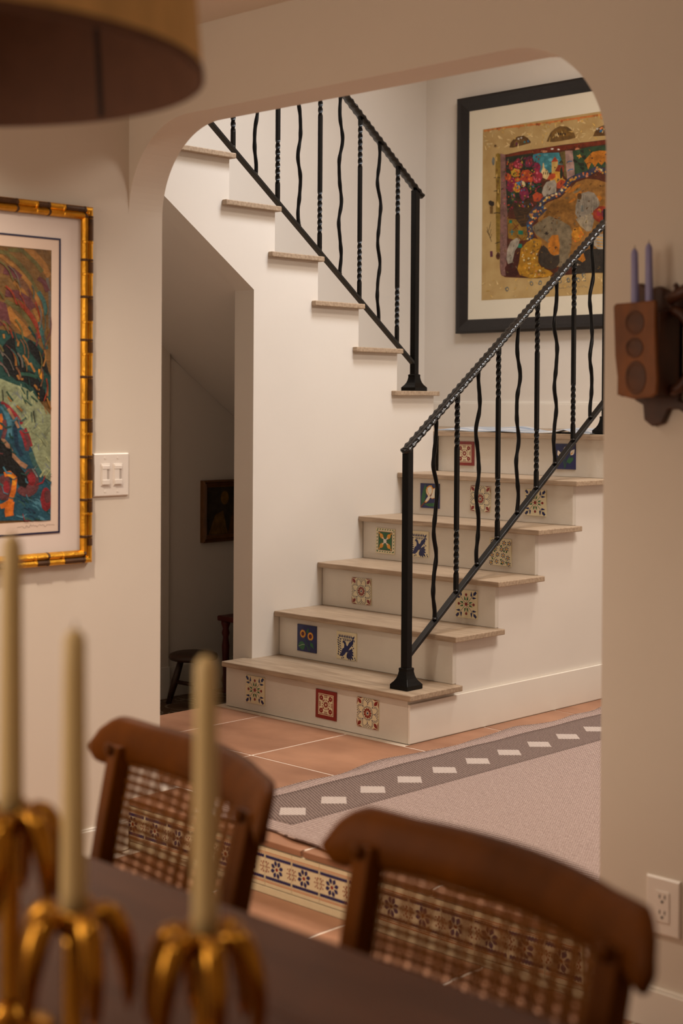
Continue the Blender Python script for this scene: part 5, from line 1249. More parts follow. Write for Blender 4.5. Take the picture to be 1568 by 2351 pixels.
TILEMESH = {}
def place_tile(kind, x, y, z, parent, rot=0.0):
    d, base, lab = TILEKINDS[kind]
    if kind not in TILEMESH:
        mb, ms = tile_mesh(d, base)
        o = mb.build('decorative_tile', ms, parent, (0, 0, 0)); TILEMESH[kind] = o
    else:
        o = bpy.data.objects.new('decorative_tile', TILEMESH[kind].data); COL.objects.link(o); o.parent = parent
    o.location = Vector((x, y, z)) - Vector(parent.get('_w', (0, 0, 0))); o.rotation_euler = (0, rot, 0)
    o['label'] = lab
    return o

# ================================================================== staircase
st = tag(empty('staircase', (-0.46, 0.0, 0.0)), 'white plaster staircase turning at a landing, with oak treads and painted tiles on its risers', 'staircase')
TT = 0.021
TILES = [(0, 'burst', -.788, .085), (0, 'redmed', -.400, .083), (0, 'ornate', -.188, .083), (1, 'sunflower', -.753, .083), (1, 'bird', -.533, .079), (2, 'ornate', -.688, .077), (2, 'burst', -.137, .078), (3, 'quatre', -.783, .080), (3, 'bird', -.595, .081), (3, 'floral', -.168, .079), (4, 'lily', -.749, .084), (4, 'ornate', -.469, .085), (4, 'burst', -.183, .083), (5, 'redmed', -.759, .083), (5, 'lilies', -.215, .085)]
for k in range(6):
    x0 = -0.961 if k == 0 else -WF + .0028
    y0 = G * k
    rs = MB().box((x0, y0, H * k), (0.0, y0 + 0.0199, H * (k + 1) - TT)).build('riser', RISERWHITE, st, (-0.46, y0, H * k + .08), bevel=0.0015)
    for kk, kind, tx, tz in TILES:
        if kk == k: place_tile(kind, tx, y0, H * k + tz, rs, random.uniform(-.015, .015))
# stepped carcass behind the risers
ol = [(0.02, 0.001)] + [p for k in range(6) for p in ((G * k + .02, H * (k + 1) - TT), (G * (k + 1) + .02 if k < 5 else YP - .003, H * (k + 1) - TT))] + [(YP - .003, 0.001)]
MB().prism(ol, 'X', -WF + .005, -0.0005).build('carcass', STAIRWHITE, st, (-0.46, 0.6, 0.5))
for k in range(6):
    y0 = G * k - NOSE; y1 = G * (k + 1) + .001 if k < 5 else YP - .002
    xl = -0.956 if k == 0 else (-WF + .001 if k < 5 else XB + .002)
    z1 = H * (k + 1); t = MB()
    if k < 5:
        t.prism([(xl, y0), (OV, y0), (OV, y0 + 0.289), (-0.002, y0 + 0.289), (-0.002, y1), (xl, y1)], 'Z', z1 - TT, z1)
    else:
        t.prism([(-WF - .012, y0), (OV, y0), (OV, y1), (xl, y1), (xl, 1.206), (-WF - .012, 1.206)], 'Z', z1 - TT, z1)
    t.build('tread' if k < 5 else 'landing_board', OAK, st, (-0.46, y0 + .1, z1), bevel=0.003)
# plinth board along the foot of the flight
MB().prism([(-0.0, 0.0), (YP, 0.0), (YP, 0.141), (0.262, 0.141), (0.262, 0.141), (0.0, 0.141)], 'X', 0.0, 0.012).build('plinth', TRIMW, st, (0, 0.6, 0.07), bevel=0.003)
# second flight: side wall with stepped top and sloping underside
N2 = 9
top = []
for j in range(N2):
    yr = YU - .014 - G2 * j; zz = 7 * H + H2 * j - TT
    top += [(yr, zz), (yr - G2, zz)]
yend = YB + .003
top = [p for p in top if p[0] > yend + .001] + [(yend, 7 * H + H2 * (N2 - 1) - TT)]
ysb, zsb = 0.099, 1.654
def soff(y): return zsb + SOFF * (y - ysb)
side = [(ysb, 0.0), (YU - .014, 0.0)] + top + [(yend, soff(yend)), (ysb, zsb)]
MB().prism(side, 'X', -1.03, -WF).build('stringer_wall', STAIRWHITE, st, (-0.97, 0.5, 0.8))
core = [(YU - .02, 6 * H)] + [(p[0] - .004, p[1]) for p in top] + [(yend, soff(yend)), (YU - .02, soff(YU - .02))]
MB().prism(core, 'X', XB + .002, -1.028).build('flight_core', STAIRWHITE, st, (-1.4, 0.3, 1.6))
for j in range(N2):
    yr = YU - G2 * j; zz = 7 * H + H2 * j
    if yr - 0.299 < yend: break
    MB().prism([(-WF + .0257, yr), (XB + .002, yr), (XB + .002, yr - G2 - .012), (-WF + .0, yr - G2 - .012), (-WF + .0, yr - .299), (-WF + .0257, yr - .299)], 'Z', zz - TT, zz).build('tread', OAK, st, (-1.35, yr - .1, zz), bevel=0.003)

# tiled step down to the dining room
sr = tag(empty('tiled_step', (0.75, -1.145, ZD)), 'low step down to the dining room faced with blue flower tiles', 'step')
MB().box((XL, -1.143, ZD), (XR, -1.135, -0.017)).build('step_backing', GROUT, sr, (0.75, -1.14, ZD))
def d_frieze(f):
    f.line(ORLINE, [(-.49, .385), (.49, .385)], .018); f.line(ORLINE, [(-.49, .345), (.49, .345)], .014)
    f.line(ORLINE, [(-.49, -.395), (.49, -.395)], .018); f.line(ORLINE, [(-.49, -.36), (.49, -.36)], .014)
    for sg in (1, -1):
        up, lo = [], []
        for i in range(29):
            x = -.475 + i * .95 / 28; w = .012 * (1 if i % 2 else -1); up.append((x, sg * .275 + .04 + w)); lo.append((x, sg * .275 - .04 + w))
        f.poly(NAVY, up + lo[::-1], 2)
    for i in range(8):
        a = i * PI / 4 + .3; f.leaf(NAVY, -.05 + .075 * math.cos(a), .075 * math.sin(a), a, .165, .11, 2, 1.2)
    f.ell(REDG, -.05, 0, .05, .05, 2)
    for sx in (-1, 1):
        cx = .5 * sx
        for x, y in [(.04, .0), (.08, .07), (.08, -.07), (.13, .11), (.13, -.11), (.16, .0), (.05, .13), (.05, -.13), (.1, .0)]:
            f.ell(REDG, cx - sx * x, y, .02, .022, 2, n=8)
        f.line(REDG, [(cx - sx * .02, -.13), (cx - sx * .08, -.07), (cx - sx * .04, 0), (cx - sx * .08, .07), (cx - sx * .02, .13)], .014, 2)
fmb, fms = tile_mesh(d_frieze, CREAM)
first = None; pt = 0.1055
for i in range(-6, 12):
    cx = 0.494 + pt * (i + .5)
    if cx - pt / 2 < XL - .03 or cx + pt / 2 > XR + .03: continue
    loc = (cx, -1.145, -0.0745)
    if first is None: first = fmb.build('frieze_tile', fms, sr, (0, 0, 0)); o = first
    else: o = bpy.data.objects.new('frieze_tile', first.data); COL.objects.link(o); o.parent = sr
    o.location = Vector(loc) - Vector((0.75, -1.145, ZD)); o.scale = (.975, 1, .985)
MB().box((XL, -1.149, ZD), (XR, -1.143, -0.1305)).build('foot_strip', CREAM, sr, (.75, -1.146, -.14), bevel=.001)

# ================================================================== railings
def sq(c, w, ang, z):
    h = w / 2 * math.sqrt(2)
    return [(c[0] + h * math.cos(ang + PI / 4 + k * PI / 2), c[1] + h * math.sin(ang + PI / 4 + k * PI / 2), z) for k in range(4)]
def twisted(L):
    mb = MB(); rings = []; N = 150; w = 0.0145
    for i in range(N + 1):
        t = i / N; a = 0
        for (t0, t1) in ((.09, .32), (.72, .96)):
            u = min(max((t - t0) / (t1 - t0), 0), 1); a += u * PI * 3.5
        rings.append(sq((0, 0), w, a, t * L))
    return mb.loft(rings)
def wavy(L, ph):
    path = []; rad = []; N = 90
    for i in range(N + 1):
        t = i / N; e = min(1, 8 * t, 8 * (1 - t))
        path.append((0.0025 * math.sin(11 * t + ph) * e, 0.0085 * math.sin(2 * PI * 3.1 * t + ph) * e + .002 * math.sin(37 * t + ph) * e, t * L))
        rad.append(.0078 + .0006 * math.sin(53 * t) + .0005 * math.sin(91 * t + 1))
    return MB().tube(path, rad, 10)
def railing(name, label, X, posts, rail, bar, ys_bal, kinds, rail_len_dir):
    root = tag(empty(name, (X, posts[0][0], posts[0][1])), label, 'railing', 'wrought iron stair railings')
    for (py, pz, ph) in posts:
        MB().box((X - .0145, py - .0145, pz + .05), (X + .0145, py + .0145, ph)).build('post', IRON, root, (X, py, pz), bevel=.002)
        rings = []
        for w, z in ((.084, 0), (.084, .016), (.078, .02), (.064, .028), (.052, .038), (.044, .05), (.039, .064), (.040, .068), (.040, .074), (.032, .076)):
            rings.append(sq((X, py), w, 0, pz + z))
        MB().loft(rings).build('post_base', IRON, root, (X, py, pz), bevel=.0015)
    sl = (rail[1][1] - rail[0][1]) / (rail[1][0] - rail[0][0]); th = math.atan(sl)
    d = Vector((0, math.cos(th), math.sin(th))); nrm = Vector((0, -math.sin(th), math.cos(th)))
    if rail[1][0] < rail[0][0]: d = -d
    # handrail with hammered, scalloped edges
    p0 = Vector((X, *rail[0])); L = (Vector((X, *rail[1])) - p0).length
    N = int(L / .0045); rings = []
    for i in range(N + 1):
        s = i * L / N; w = .0225 + .0022 * math.sin(2 * PI * s / .033); e = min(1.0, s / .012 + .35)
        h1 = .0035 + .0016 * math.sin(2 * PI * s / .033 + .8); w *= e
        c = p0 + d * s - nrm * (.004 * (1 - e))
        prof = [(-w, -.004), (-w * .8, -.007), (w * .8, -.007), (w, -.004), (w, .001), (w * .72, .004 + h1), (w * .25, .0055), (-w * .25, .0055), (-w * .72, .004 + h1), (-w, .001)]
        rings.append([c + Vector((1, 0, 0)) * a + nrm * b for a, b in prof])
    MB().loft(rings).build('handrail', IRONR, root, tuple(p0), smooth=True)
    q0 = Vector((X, *bar[0])); q1 = Vector((X, *bar[1])); rings = []
    for c in (q0, q1): rings.append([c + Vector((1, 0, 0)) * a + nrm * b for a, b in ((-.0135, -.006), (.0135, -.006), (.0135, .006), (-.0135, .006))])
    MB().loft(rings).build('lower_rail', IRONB, root, tuple(q0), bevel=.0015)
    for y, kd in zip(ys_bal, kinds):
        zb = bar[0][1] + (y - bar[0][0]) * (bar[1][1] - bar[0][1]) / (bar[1][0] - bar[0][0]) + .003
        zr = rail[0][1] + (y - rail[0][0]) * sl - .004
        Lb = zr - zb
        o = (twisted(Lb) if kd == 't' else wavy(Lb, y * 9)).build('baluster', IRON, root, (0, 0, 0), smooth=(kd == 'w'))
        o.location = Vector((X, y, zb)) - Vector(root['_w'])
        if kd == 't': o.rotation_euler = (0, 0, .0)
        wd_ = MB().lathe([(.001, -.002), (.010, 0), (.0095, .004), (.006, .007), (.001, .008)], (0, 0, 0), 8).build('weld', IRONR, o, (0, 0, 0), smooth=True)
        wd_.location = (.004, -.004, .006)
    return root
X1, X2 = -0.065, -0.983
ys1 = [0.219 + .1227 * k for k in range(9)]
railing('stair_railing', 'black iron railing of the lower flight with its post on the bottom tread', X1, [(0.066, .18, 1.045), (1.315, 1.08, 2.02)], ((0.045, 1.03), (1.40, 2.044)), ((0.075, .298), (1.315, 1.228)), ys1, ['w', 't'] * 4 + ['w'], 1)
ys2 = [1.026 - .123 * k for k in range(16)]
railing('stair_railing', 'black iron railing of the upper flight cut off by the arch', X2, [(1.145, 1.26, 2.165), (-0.95, 2.73, 3.70)], ((1.19, 2.139), (-0.98, 3.785)), ((1.15, 1.374), (-0.95, 2.959)), ys2, ['t', 'w'] * 8, -1)

# ================================================================== rug
RUGA = weave('taupe_rug_weave', (112, 90, 84), (220, 196, 184), 44, 0.0, .6)
RUGB = weave('dark_rug_border_weave', (86, 70, 65), (164, 142, 132), 58, 0.5, .5)
DASH = weave('pale_dash_weave', (166, 150, 142), (222, 206, 196), 60, 0.3, .5)
rug = tag(empty('rug', (1.2, 0.2, 0.0)), 'taupe woven rug with a dark border and pale diamonds, rippled at its edge', 'rug')
def rug_left(y): return .138 + .016 * math.sin(y * 9.5 + .8) + .008 * math.sin(y * 21)
def rug_front(x): return -1.105 + .014 * math.sin(x * 13 + 1.9) + .006 * math.sin(x * 31)
def rug_z(x, y):
    e = max(0, 1 - (x - .13) / .10); f_ = max(0, 1 - (y + 1.11) / .09)
    return .007 + .006 * e * (1 + math.sin(y * 19)) * .6 + .005 * f_ * (1 + math.sin(x * 22 + 1)) * .6
def rug_patch(u0, u1, nu, v0, v1, nv, dz, clampx=True):
    mb = MB(); top = []
    for j in range(nv + 1):
        for i in range(nu + 1):
            x = u0 + (u1 - u0) * i / nu; y = v0 + (v1 - v0) * j / nv
            if clampx and i == 0: x = rug_left(y)
            if clampx and j == 0: y = rug_front(max(x, .14))
            top.append((x, y, rug_z(x, y) + dz))
    n = len(top); w = nu + 1; vs = top + [(x, y, z - .006) for x, y, z in top]; fs = []
    for j in range(nv):
        for i in range(nu):
            a = j * w + i; fs.append((a, a + 1, a + w + 1, a + w)); fs.append((n + a, n + a + w, n + a + w + 1, n + a + 1))
    for i in range(nu): fs.append((i, n + i, n + i + 1, i + 1)); a = nv * w + i; fs.append((a, a + 1, n + a + 1, n + a))
    for j in range(nv): a = j * w; fs.append((a, a + w, n + a + w, n + a)); a = j * w + nu; fs.append((a, n + a, n + a + w, a + w))
    return mb.add(vs, fs)
rug_patch(.14, 2.3, 70, -1.10, 2.0, 120, 0).build('rug_field', RUGA, rug, (1.2, .2, 0), smooth=True)
rug_patch(.205, .462, 10, -1.015, 1.9, 110, .0012, False).build('rug_border', RUGB, rug, (.33, .4, 0), smooth=True)
for i in range(16):
    y = -.920 + .1745 * i; x = .366 - .0022 * i; s = .0545
    z = rug_z(x, y) + .0022
    MB().prism([(x - s, y + .004), (x, y - s), (x + s, y), (x, y + s)], 'Z', z - .004, z).build('diamond', DASH, rug, (x, y, .008))

# ================================================================== framed pictures
def art_mats():
    C = {'bark': (62, 44, 26), 'black_g': (16, 18, 18), 'blue_m': (30, 72, 88), 'blue_p': (46, 104, 146), 'brick': (112, 44, 22), 'brick2': (140, 56, 34), 'brown_m': (104, 70, 46), 'brown_ol': (108, 78, 40), 'charcoal': (48, 42, 36), 'cream_p': (230, 206, 150), 'crimson': (150, 42, 56), 'crimson2': (128, 38, 66), 'dark': (46, 36, 28), 'dark_green': (40, 46, 32), 'emerald': (24, 110, 86), 'gold': (206, 148, 52), 'gold_d': (140, 104, 36), 'gold_d2': (170, 120, 28), 'gold_y': (194, 152, 48), 'green_d': (52, 74, 48), 'green_k': (34, 70, 56), 'grey_b': (112, 120, 116), 'grey_cage': (142, 130, 112), 'grey_l': (164, 152, 134), 'grey_s': (98, 90, 82), 'hair': (58, 48, 38), 'maroon': (84, 42, 26), 'maroon_d': (66, 26, 18), 'mauve': (128, 92, 84), 'mauve_l': (166, 132, 120), 'navy_art': (58, 60, 78), 'navy_s': (20, 46, 66), 'ochre_b': (150, 100, 44), 'ochre_d': (122, 88, 36), 'ochre_l': (204, 166, 92), 'ochre_o': (184, 112, 32), 'ochre_o2': (148, 102, 46), 'ochre_s': (140, 96, 46), 'olive': (136, 108, 40), 'olive_d': (104, 86, 44), 'olive_s': (92, 84, 46), 'orange': (216, 112, 42), 'orange_edge': (200, 124, 64), 'orange_leaf': (196, 128, 34), 'orange_red': (176, 72, 38), 'orange_s': (196, 104, 30), 'orange_y': (214, 140, 36), 'parch': (204, 176, 122), 'parch_l': (214, 186, 132), 'pink_p': (206, 96, 110), 'pinkbrown': (196, 128, 92), 'plum': (96, 44, 62), 'plum2': (124, 34, 66), 'plum_s': (92, 50, 52), 'red_bowl': (142, 52, 30), 'red_s': (128, 34, 40), 'rust': (160, 82, 40), 'rust_s': (128, 48, 28), 'sage': (128, 136, 104), 'sage_d': (102, 114, 92), 'sage_l': (150, 156, 116), 'sky_blue': (60, 124, 132), 'sky_l': (92, 158, 166), 'sky_s': (66, 112, 128), 'slate': (112, 112, 104), 'tan_s': (150, 112, 84), 'taupe': (124, 108, 82), 'teal': (46, 112, 116), 'teal_d2': (28, 62, 56), 'teal_s': (54, 88, 84), 'umber': (94, 64, 30), 'umber2': (112, 82, 40), 'white_p': (214, 206, 190)}
    return {k: mat('paint_' + k, v, .55, var=.35, vscale=34, spec=.3, bump=.25, bscale=120) for k, v in C.items()}
AM = art_mats()
def art_from(flat, data):
    for ln in data.split('\n'):
        p = ln.split(' ')
        flat.poly(AM[p[0]], [tuple(float(q) / 1000 for q in s.split(',')) for s in p[2:]], int(p[1]))
MATB = mat('cream_mat_board', (232, 222, 200), .8, var=.02, vscale=5); PARCH = mat('parchment_print', (198, 168, 112), .7, var=.22, vscale=9, rgb2=(176, 142, 86))
BLKF = mat('black_frame_wood', (26, 22, 22), .4, var=.2, vscale=40, bump=.1, bscale=90)
# landing picture
fx0, fx1, fz0, fz1 = -1.603, -0.175, 1.575, 2.813
pic = tag(empty('framed_picture', (-0.9, YP, fz0)), 'large colourful painting in a wide black frame above the landing', 'picture')
def mitred(axis_pts, prof, n):
    '''four mitred frame sides. axis_pts: 4 outer corners (Vector), prof: (inset, depth) pairs, n: outward normal'''
    c = sum(axis_pts, Vector()) / 4; out = []
    for i in range(4):
        a, b_ = axis_pts[i], axis_pts[(i + 1) % 4]; t = (b_ - a).normalized(); inn = n.cross(t)
        if inn.dot(c - a) < 0: inn = -inn
        L = (b_ - a).length; mb = MB()
        mb.loft([[a + t * p[0] + inn * p[0] + n * p[1] for p in prof], [b_ - t * p[0] + inn * p[0] + n * p[1] for p in prof]]); out.append(mb)
    return out
cor = [Vector((fx0, YP, fz0)), Vector((fx1, YP, fz0)), Vector((fx1, YP, fz1)), Vector((fx0, YP, fz1))]
for mb in mitred(cor, [(0, 0), (0, .038), (.012, .044), (.03, .042), (.072, .024), (.072, 0)], Vector((0, -1, 0))):
    mb.build('frame_side', BLKF, pic, (-0.9, YP, 2.2))
MB().box((fx0 + .068, YP - .022, fz0 + .068), (fx1 - .068, YP - .002, fz1 - .068)).build('mat_board', MATB, pic, (-.9, YP, 2.2))
fl_ = Flat((-1.44, YP - .0225, 1.745), (1, 0, 0), (0, 0, 1), (0, -1, 0), 1.0, .0002)
fl_.rect(PARCH, 0, 0, 1.08, .89, 0); art_from(fl_, LANDING_ART)
rr = random.Random(21)
def dab(f, m_, x, y, l, w, a, layer): f.leaf(AM[m_], x - l / 2 * math.cos(a), y - l / 2 * math.sin(a), a, l, w, layer)
for q in range(300):      # brush dabs that break up the flat areas
    x, y = rr.uniform(.13, 1.07), rr.uniform(.12, .74)
    dab(fl_, rr.choice(['umber', 'ochre_d', 'taupe', 'bark', 'maroon', 'olive_d', 'umber2', 'hair', 'ochre_o2', 'brown_m']), x, y, rr.uniform(.008, .022), rr.uniform(.003, .007), rr.uniform(0, 3.1), 10)
for q in range(150):
    x, y = rr.uniform(.14, .37), rr.uniform(.46, .72)
    dab(fl_, rr.choice(['crimson', 'plum', 'plum2', 'orange_red', 'gold_y', 'green_d', 'dark_green', 'crimson2', 'pink_p', 'brick2', 'blue_p']), x, y, rr.uniform(.008, .018), rr.uniform(.005, .01), rr.uniform(0, 3.1), 10)
for q in range(130):
    x, y = rr.uniform(.01, 1.07), rr.choice([rr.uniform(.01, .1), rr.uniform(.76, .87)])
    dab(fl_, rr.choice(['parch', 'parch_l', 'ochre_l']), x, y, rr.uniform(.012, .035), rr.uniform(.003, .008), rr.uniform(0, 3.1), 1)
fl_.mb.build('painting', fl_.mats, pic, (-1.44, YP - .02, 1.745))
# dining print in a gilt bamboo frame
gy0, gy1, gz0, gz1 = -2.10, -1.304, .731, 1.774
GILT = mat('antique_gilt', (222, 160, 48), .3, metal=.85, var=.25, vscale=26, bump=.12, bscale=60); GILTD = mat('dark_gilt_groove', (78, 48, 18), .5, metal=.3, var=.3, vscale=50)
gp_ = tag(empty('gilt_framed_print', (XL, -1.7, gz0)), 'colourful print in a gilded bamboo-style frame on the left wall', 'picture')
def bamboo(a, b_, inn, name):
    n = Vector((1, 0, 0)); a, b_ = Vector(a), Vector(b_); t = (b_ - a).normalized(); L = (b_ - a).length; wd2 = .0385
    prof = [(0, 0), (0, .016), (.004, .021), (.010, .023), (.016, .021), (.0185, .017), (.021, .021), (.027, .026), (.033, .024), (.0375, .016), (.0385, .006), (.0385, 0)]
    o = MB().loft([[a + t * p[0] + inn * p[0] + n * p[1] for p in prof], [b_ - t * p[0] + inn * p[0] + n * p[1] for p in prof]]).build('frame_side', GILT, gp_, tuple((a + b_) / 2), smooth=False)
    s = .03; k = 0; segs = [(.074, 1), (.052, 0), (.042, 1), (.066, 0)]
    while s < L - .05:
        ln, dk = segs[k % 4]
        e = min(s + ln, L - .045)
        for q in (s,):
            rg = [[a + t * (q + dq) + inn * (p[0] if abs(dq) < .004 else p[0]) + n * (p[1] + (.0022 if abs(dq) < .0035 else 0)) for p in prof] for dq in (-.004, -.0025, .0025, .004)]
            MB().loft(rg).build('bamboo_node', GILTD if dk else GILT, o, tuple(a + t * q))
        if dk:
            pp = [(.0015, .0205), (.004, .0225), (.010, .0245), (.016, .0225), (.018, .0185), (.010, .018)]
            MB().loft([[a + t * q + inn * p[0] + n * p[1] for p in pp] for q in (s + .005, e - .005)]).build('dark_groove', GILTD, o, tuple(a + t * (s + e) / 2))
        s = e; k += 1
        if e >= L - .046: break
bamboo((XL, gy1, gz1), (XL, gy1, gz0), Vector((0, -1, 0)), 'r'); bamboo((XL, gy0, gz0), (XL, gy0, gz1), Vector((0, 1, 0)), 'l')
bamboo((XL, gy1, gz1), (XL, gy0, gz1), Vector((0, 0, -1)), 't'); bamboo((XL, gy1, gz0), (XL, gy0, gz0), Vector((0, 0, 1)), 'b')
MATP = mat('pale_mat_board', (226, 210, 200), .75, var=.02, vscale=5); FILL = mat('navy_fillet', (28, 24, 60), .4); PAPER = mat('print_paper', (222, 198, 180), .75)
MB().box((XL + .001, gy0 + .034, gz0 + .034), (XL + .008, gy1 - .034, gz1 - .034)).build('mat_board', MATP, gp_, (XL, -1.7, 1.25))
cor = [Vector((XL + .008, -1.99, .824)), Vector((XL + .008, -1.4135, .824)), Vector((XL + .008, -1.4135, 1.674)), Vector((XL + .008, -1.99, 1.674))]
for mb in mitred(cor, [(0, -.001), (0, .002), (.005, .002), (.005, -.001)], Vector((1, 0, 0))): mb.build('fillet', FILL, gp_, (XL, -1.7, 1.25))
fl_ = Flat((XL + .0085, -1.444, .861), (0, 1, 0), (0, 0, 1), (1, 0, 0), 1.0, .0002)
fl_.rect(PAPER, -.541, -.032, .026, .808, 0); fl_.rect(AM['brown_ol'], -.516, 0, -.001, .777, 1); art_from(fl_, DINING_ART)
rr = random.Random(5)
for q in range(260):      # long curved strokes fanning down to the right above, short hatching below
    x, y = rr.uniform(-.5, -.004), rr.uniform(.02, .77)
    if y > .42 + (x + .1) * -.25:
        a = -.2 - 1.1 * (x + .2) / .2 if x > -.2 else -.2
        m_ = rr.choice(['brown_m', 'ochre_s', 'olive_s', 'plum_s', 'rust_s', 'brown_ol', 'grey_s', 'teal_s']); l = rr.uniform(.03, .07)
        pts = [(x + l * t * math.cos(a - .5 * t), y + l * t * math.sin(a - .5 * t)) for t in (0, .3, .6, 1)]
    elif y > .3: m_ = rr.choice(['teal_d2', 'black_g', 'green_k', 'ochre_b', 'teal_s']); a = rr.uniform(-1.6, -.6); l = rr.uniform(.015, .035); pts = [(x, y), (x + l * math.cos(a), y + l * math.sin(a))]
    elif x > -.05 + -.2 * (y - .1) and y > .12: m_ = rr.choice(['sage_l', 'sage_d', 'sage', 'grey_b']); a = rr.choice([.9, 2.2]); l = rr.uniform(.012, .03); pts = [(x, y), (x + l * math.cos(a), y + l * math.sin(a))]
    else: m_ = rr.choice(['blue_m', 'navy_s', 'sky_s', 'teal_d2', 'plum_s', 'teal_s', 'red_s']); a = rr.uniform(-1.5, .3); l = rr.uniform(.015, .04); pts = [(x, y), (x + l * .6 * math.cos(a), y + l * .6 * math.sin(a)), (x + l * math.cos(a + .4), y + l * math.sin(a + .4))]
    pts = [(min(max(p[0], -.514), -.003), min(max(p[1], .003), .774)) for p in pts]
    fl_.line(AM[m_], pts, rr.uniform(.002, .006), 13)
PENC = mat('pencil_line', (150, 130, 118), .8)
rr = random.Random(3); sig = [(-.115 + i * .0045, -.013 + rr.uniform(-.005, .005)) for i in range(22)] + [(-.012, -.011), (.004, -.012), (.012, -.0135)]
fl_.line(PENC, sig, .0008, 2)
fl_.mb.build('print', fl_.mats, gp_, (XL + .008, -1.444, .861))
# dark picture in the nook
nb = tag(empty('small_dark_picture', (XB, .79, .546)), 'small dark picture in a brown frame, in the shadowy nook under the stairs', 'picture')
cor = [Vector((XB, .625, .546)), Vector((XB, .955, .546)), Vector((XB, .955, .838)), Vector((XB, .625, .838))]
BRF = mat('brown_gilt_frame', (104, 66, 30), .4, var=.2, vscale=30)
for mb in mitred(cor, [(0, 0), (0, .02), (.008, .026), (.012, .018), (.018, .024), (.024, .016), (.034, .012), (.034, 0)], Vector((1, 0, 0))): mb.build('frame_side', BRF, nb, (XB, .79, .7))
fl_ = Flat((XB + .008, .79, .692), (0, 1, 0), (0, 0, 1), (1, 0, 0), 1.0, .0003)
fl_.rect(AM['hair'], -.135, -.115, .135, .115, 0)
fl_.poly(AM['umber2'], [(-.12, -.11), (-.08, -.02), (-.03, .0), (.0, -.11)], 1); fl_.poly(AM['umber'], [(.0, -.11), (.04, .02), (.12, -.02), (.13, -.11)], 1); fl_.ell(AM['ochre_d'], -.02, .06, .025, .033, 2); fl_.ell(AM['umber2'], .07, .055, .022, .03, 2)
fl_.mb.build('painting', fl_.mats, nb, (XB, .79, .69))

# ================================================================== switch plate and outlet
PLATE = mat('white_plastic_plate', (238, 228, 218), .3, coat=.2); DARKSLOT = mat('dark_slot', (40, 32, 26), .7)
sw = tag(empty('light_switch', (XL, -1.226, .922)), 'white double dimmer switch plate beside the gilt frame', 'switch')
rings = []
for ins, dp in ((0, 0), (0, .004), (.003, .0065)):
    rings.append([(XL + dp, -1.2915 + ins, .922 + ins), (XL + dp, -1.1605 - ins, .922 + ins), (XL + dp, -1.1605 - ins, 1.05 - ins), (XL + dp, -1.2915 + ins, 1.05 - ins)])
MB().loft(rings).build('plate', PLATE, sw, (XL, -1.226, .986))
for cy in (-1.249, -1.203):
    o = MB().box((XL + .006, cy - .0165, .953), (XL + .0085, cy + .0165, 1.019)).build('dimmer_body', PLATE, sw, (XL, cy, .986), bevel=.0006)
    MB().box((XL + .0085, cy - .0135, .9575), (XL + .0125, cy + .0135, .972)).build('rocker', PLATE, o, (XL, cy, .965), bevel=.001)
    MB().box((XL + .0085, cy - .0135, 1.003), (XL + .0115, cy + .0135, 1.0145)).build('slider_cap', PLATE, o, (XL, cy, 1.01), bevel=.001)
    MB().box((XL + .0083, cy + .006, .973), (XL + .0093, cy + .0125, 1.002)).build('slider_track', mat('grey_plastic', (190, 178, 168), .4), o, (XL, cy, .987))
    MB().box((XL + .0085, cy - .0135, .972), (XL + .0105, cy + .0045, 1.003)).build('slider_panel', PLATE, o, (XL, cy, .987), bevel=.0006)
    for z in (.936, 1.036):
        pr_ = []
        for i in range(10): pr_.append((cy + .003 * math.cos(i * PI / 5), z + .003 * math.sin(i * PI / 5)))
        MB().prism(pr_, 'X', XL + .006, XL + .0078).build('screw', PLATE, sw, (XL, cy, z))
ou = tag(empty('wall_outlet', (1.767, YA, .058)), 'white double wall outlet low on the right pier', 'outlet')
rings = []
for ins, dp in ((0, 0), (0, .004), (.003, .0065)):
    rings.append([(1.725 + ins, YA - dp, .058 + ins), (1.809 - ins, YA - dp, .058 + ins), (1.809 - ins, YA - dp, .182 - ins), (1.725 + ins, YA - dp, .182 - ins)])
MB().loft(rings).build('plate', PLATE, ou, (1.767, YA, .12))
MB().box((1.75, YA - .0085, .0865), (1.784, YA - .006, .1535)).build('receptacle', PLATE, ou, (1.767, YA, .12), bevel=.0008)
for z in (.104, .138):
    for dx in (-.0063, .0063): MB().box((1.767 + dx - .0012, YA - .0092, z), (1.767 + dx + .0012, YA - .0083, z + .008)).build('slot', DARKSLOT, ou, (1.767 + dx, YA, z))
    MB().prism([(1.767 + .003 * math.cos(i * PI / 5), z - .007 + .003 * math.sin(i * PI / 5)) for i in range(10)], 'Y', YA - .0092, YA - .0083).build('slot', DARKSLOT, ou, (1.767, YA, z))

# ================================================================== things in the nook
DW = mat('dark_walnut', (58, 34, 20), .45, var=.3, vscale=14, stretch=(1, 1, 3)); RW = mat('dark_red_wood', (92, 28, 22), .4, var=.25, vscale=16)
stl = tag(empty('milking_stool', (-1.63, .40, ZD)), 'small round dark wooden stool on splayed legs under the stairs', 'stool')
MB().lathe([(.001, .202), (.09, .202), (.106, .206), (.11, .216), (.106, .228), (.09, .234), (.001, .235)], (-1.63, .40, ZD), 28).build('seat', DW, stl, (-1.63, .4, ZD), smooth=True)
for k in range(3):
    a = 3.75 + k * 2 * PI / 3
    p0 = (-1.63 + .055 * math.cos(a), .40 + .055 * math.sin(a), ZD + .205); p1 = (-1.63 + .115 * math.cos(a), .40 + .115 * math.sin(a), ZD)
    pm = tuple((p0[i] + p1[i]) / 2 for i in range(3))
    MB().tube([p0, pm, p1], [.014, .0165, .012], 10).build('leg', DW, stl, p1, smooth=True)
